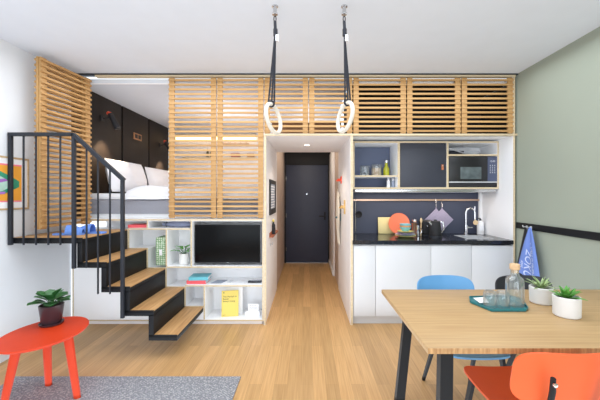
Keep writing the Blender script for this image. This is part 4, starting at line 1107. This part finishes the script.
MB().lathe([(0, 0), (.048, 0), (.051, .005), (.051, .155), (.046, .172), (.028, .186), (.024, .195), (.024, .225), (.021, .225), (.021, .194), (.025, .184), (.043, .170), (.048, .154), (.048, .008), (0, .006)], (bxx, byy, zt2), 36).build('glass_body', M['glass'], wbt)
MB().lathe([(0, .205), (.0205, .205), (.0208, .226), (.0285, .227), (.0285, .256), (.026, .26), (0, .26)], (bxx, byy, zt2), 24).build('cork', M['cork'], wbt)
npk = MB()
for k in range(4):
    p = G(474+k*1.6, 299.3+k*1.5, zt2); q = G(485+k*1.0, 299.4+k*1.6, zt2)
    npk.bar((p.x, p.y, zt2+.004+k*.002), (q.x, q.y, zt2+.010+k*.002), .030, .0015)
tag(npk.build('napkin', M['paper']), 'folded white paper napkin on the left of the tray', 'napkin')
pothos('succulent', 'spiky pale succulent in a white pot, nearer the water bottle', (1.522, 2.08, TZ+.0005), .067, .105, M['potw'], M['leafp'], 22, .085, .016, 21, 'upright', group='succulents in white pots')
pothos('succulent', 'bright green succulent in a white pot, nearer the viewer', (1.505, 1.855, TZ+.0005), .069, .115, M['potw'], M['leafb'], 20, .082, .028, 8, 'upright', group='succulents in white pots')

# ------------------------------------------------------------------ light and camera
w = bpy.data.worlds.new('daylight'); SC.world = w; w.use_nodes = True
bgn = w.node_tree.nodes['Background']; bgn.inputs['Color'].default_value = (.85, .92, 1, 1); bgn.inputs['Strength'].default_value = 1.6
def area(name, loc, rot, sx, sy, e, col=(1, 1, 1)):
    l = bpy.data.lights.new(name, 'AREA'); l.shape = 'RECTANGLE'; l.size = sx; l.size_y = sy; l.energy = e; l.color = col
    o = bpy.data.objects.new(name, l); COL.objects.link(o); o.location = loc; o.rotation_euler = rot; return o
area('window_daylight', (0, -2.0, 1.5), (PI/2, 0, 0), 4.6, 2.5, 60, (.88, .94, 1))
area('ceiling_fill', (0, 2.2, 2.74), (0, 0, 0), 4.4, 2.4, 80, (.89, .94, 1))  # added fill lamp under the ceiling, evens out walls and floor
area('floor_fill', (0, 1.7, .03), (PI, 0, 0), 4.6, 3.4, 72, (.76, .88, 1))  # added upward fill lamp, brightens and cools the ceiling
sl = bpy.data.lights.new('soft_daylight', 'SUN'); sl.energy = 1.45; sl.angle = math.radians(100); sl.color = (.88, .94, 1)
so_ = bpy.data.objects.new('soft_daylight', sl); COL.objects.link(so_); so_.location = (0, -3, 3); so_.rotation_euler = (math.radians(83), 0, 0)
area('corridor_fill', (0, 5.6, 2.38), (0, 0, 0), .6, 1.6, 10, (1, .86, .70))
def point(name, loc, e, col, r=.1):
    l = bpy.data.lights.new(name, 'POINT'); l.energy = e; l.color = col; l.shadow_soft_size = r
    o = bpy.data.objects.new(name, l); COL.objects.link(o); o.location = loc
point('bedroom_fill', (-1.2, 4.9, 2.1), 17, (1, .86, .77), .25)  # added warm fill without a fixture, lifts the bedroom
point('nook_fill', (0, 4.7, 2.5), 1.6, (1, .93, .88), .1)  # invented small fill, lightens the nook behind the short screens
area('under_cabinet_light', (1.4, 4.0, zb_-.045), (0, 0, 0), 1.4, .06, 3.5, (1, .86, .74))
cam = bpy.data.cameras.new('camera'); co = bpy.data.objects.new('camera', cam); COL.objects.link(co)
co.location = (0, 0, CZ); co.rotation_euler = (PI/2, 0, 0)
cam.sensor_width = 36; cam.lens = F/600*36; cam.shift_x = -(CX-300)/600; cam.shift_y = -(200-CY)/600
cam.clip_start = .02
SC.camera = co
SC.view_settings.view_transform = 'Standard'; SC.view_settings.look = 'None'
SC.view_settings.exposure = -0.08
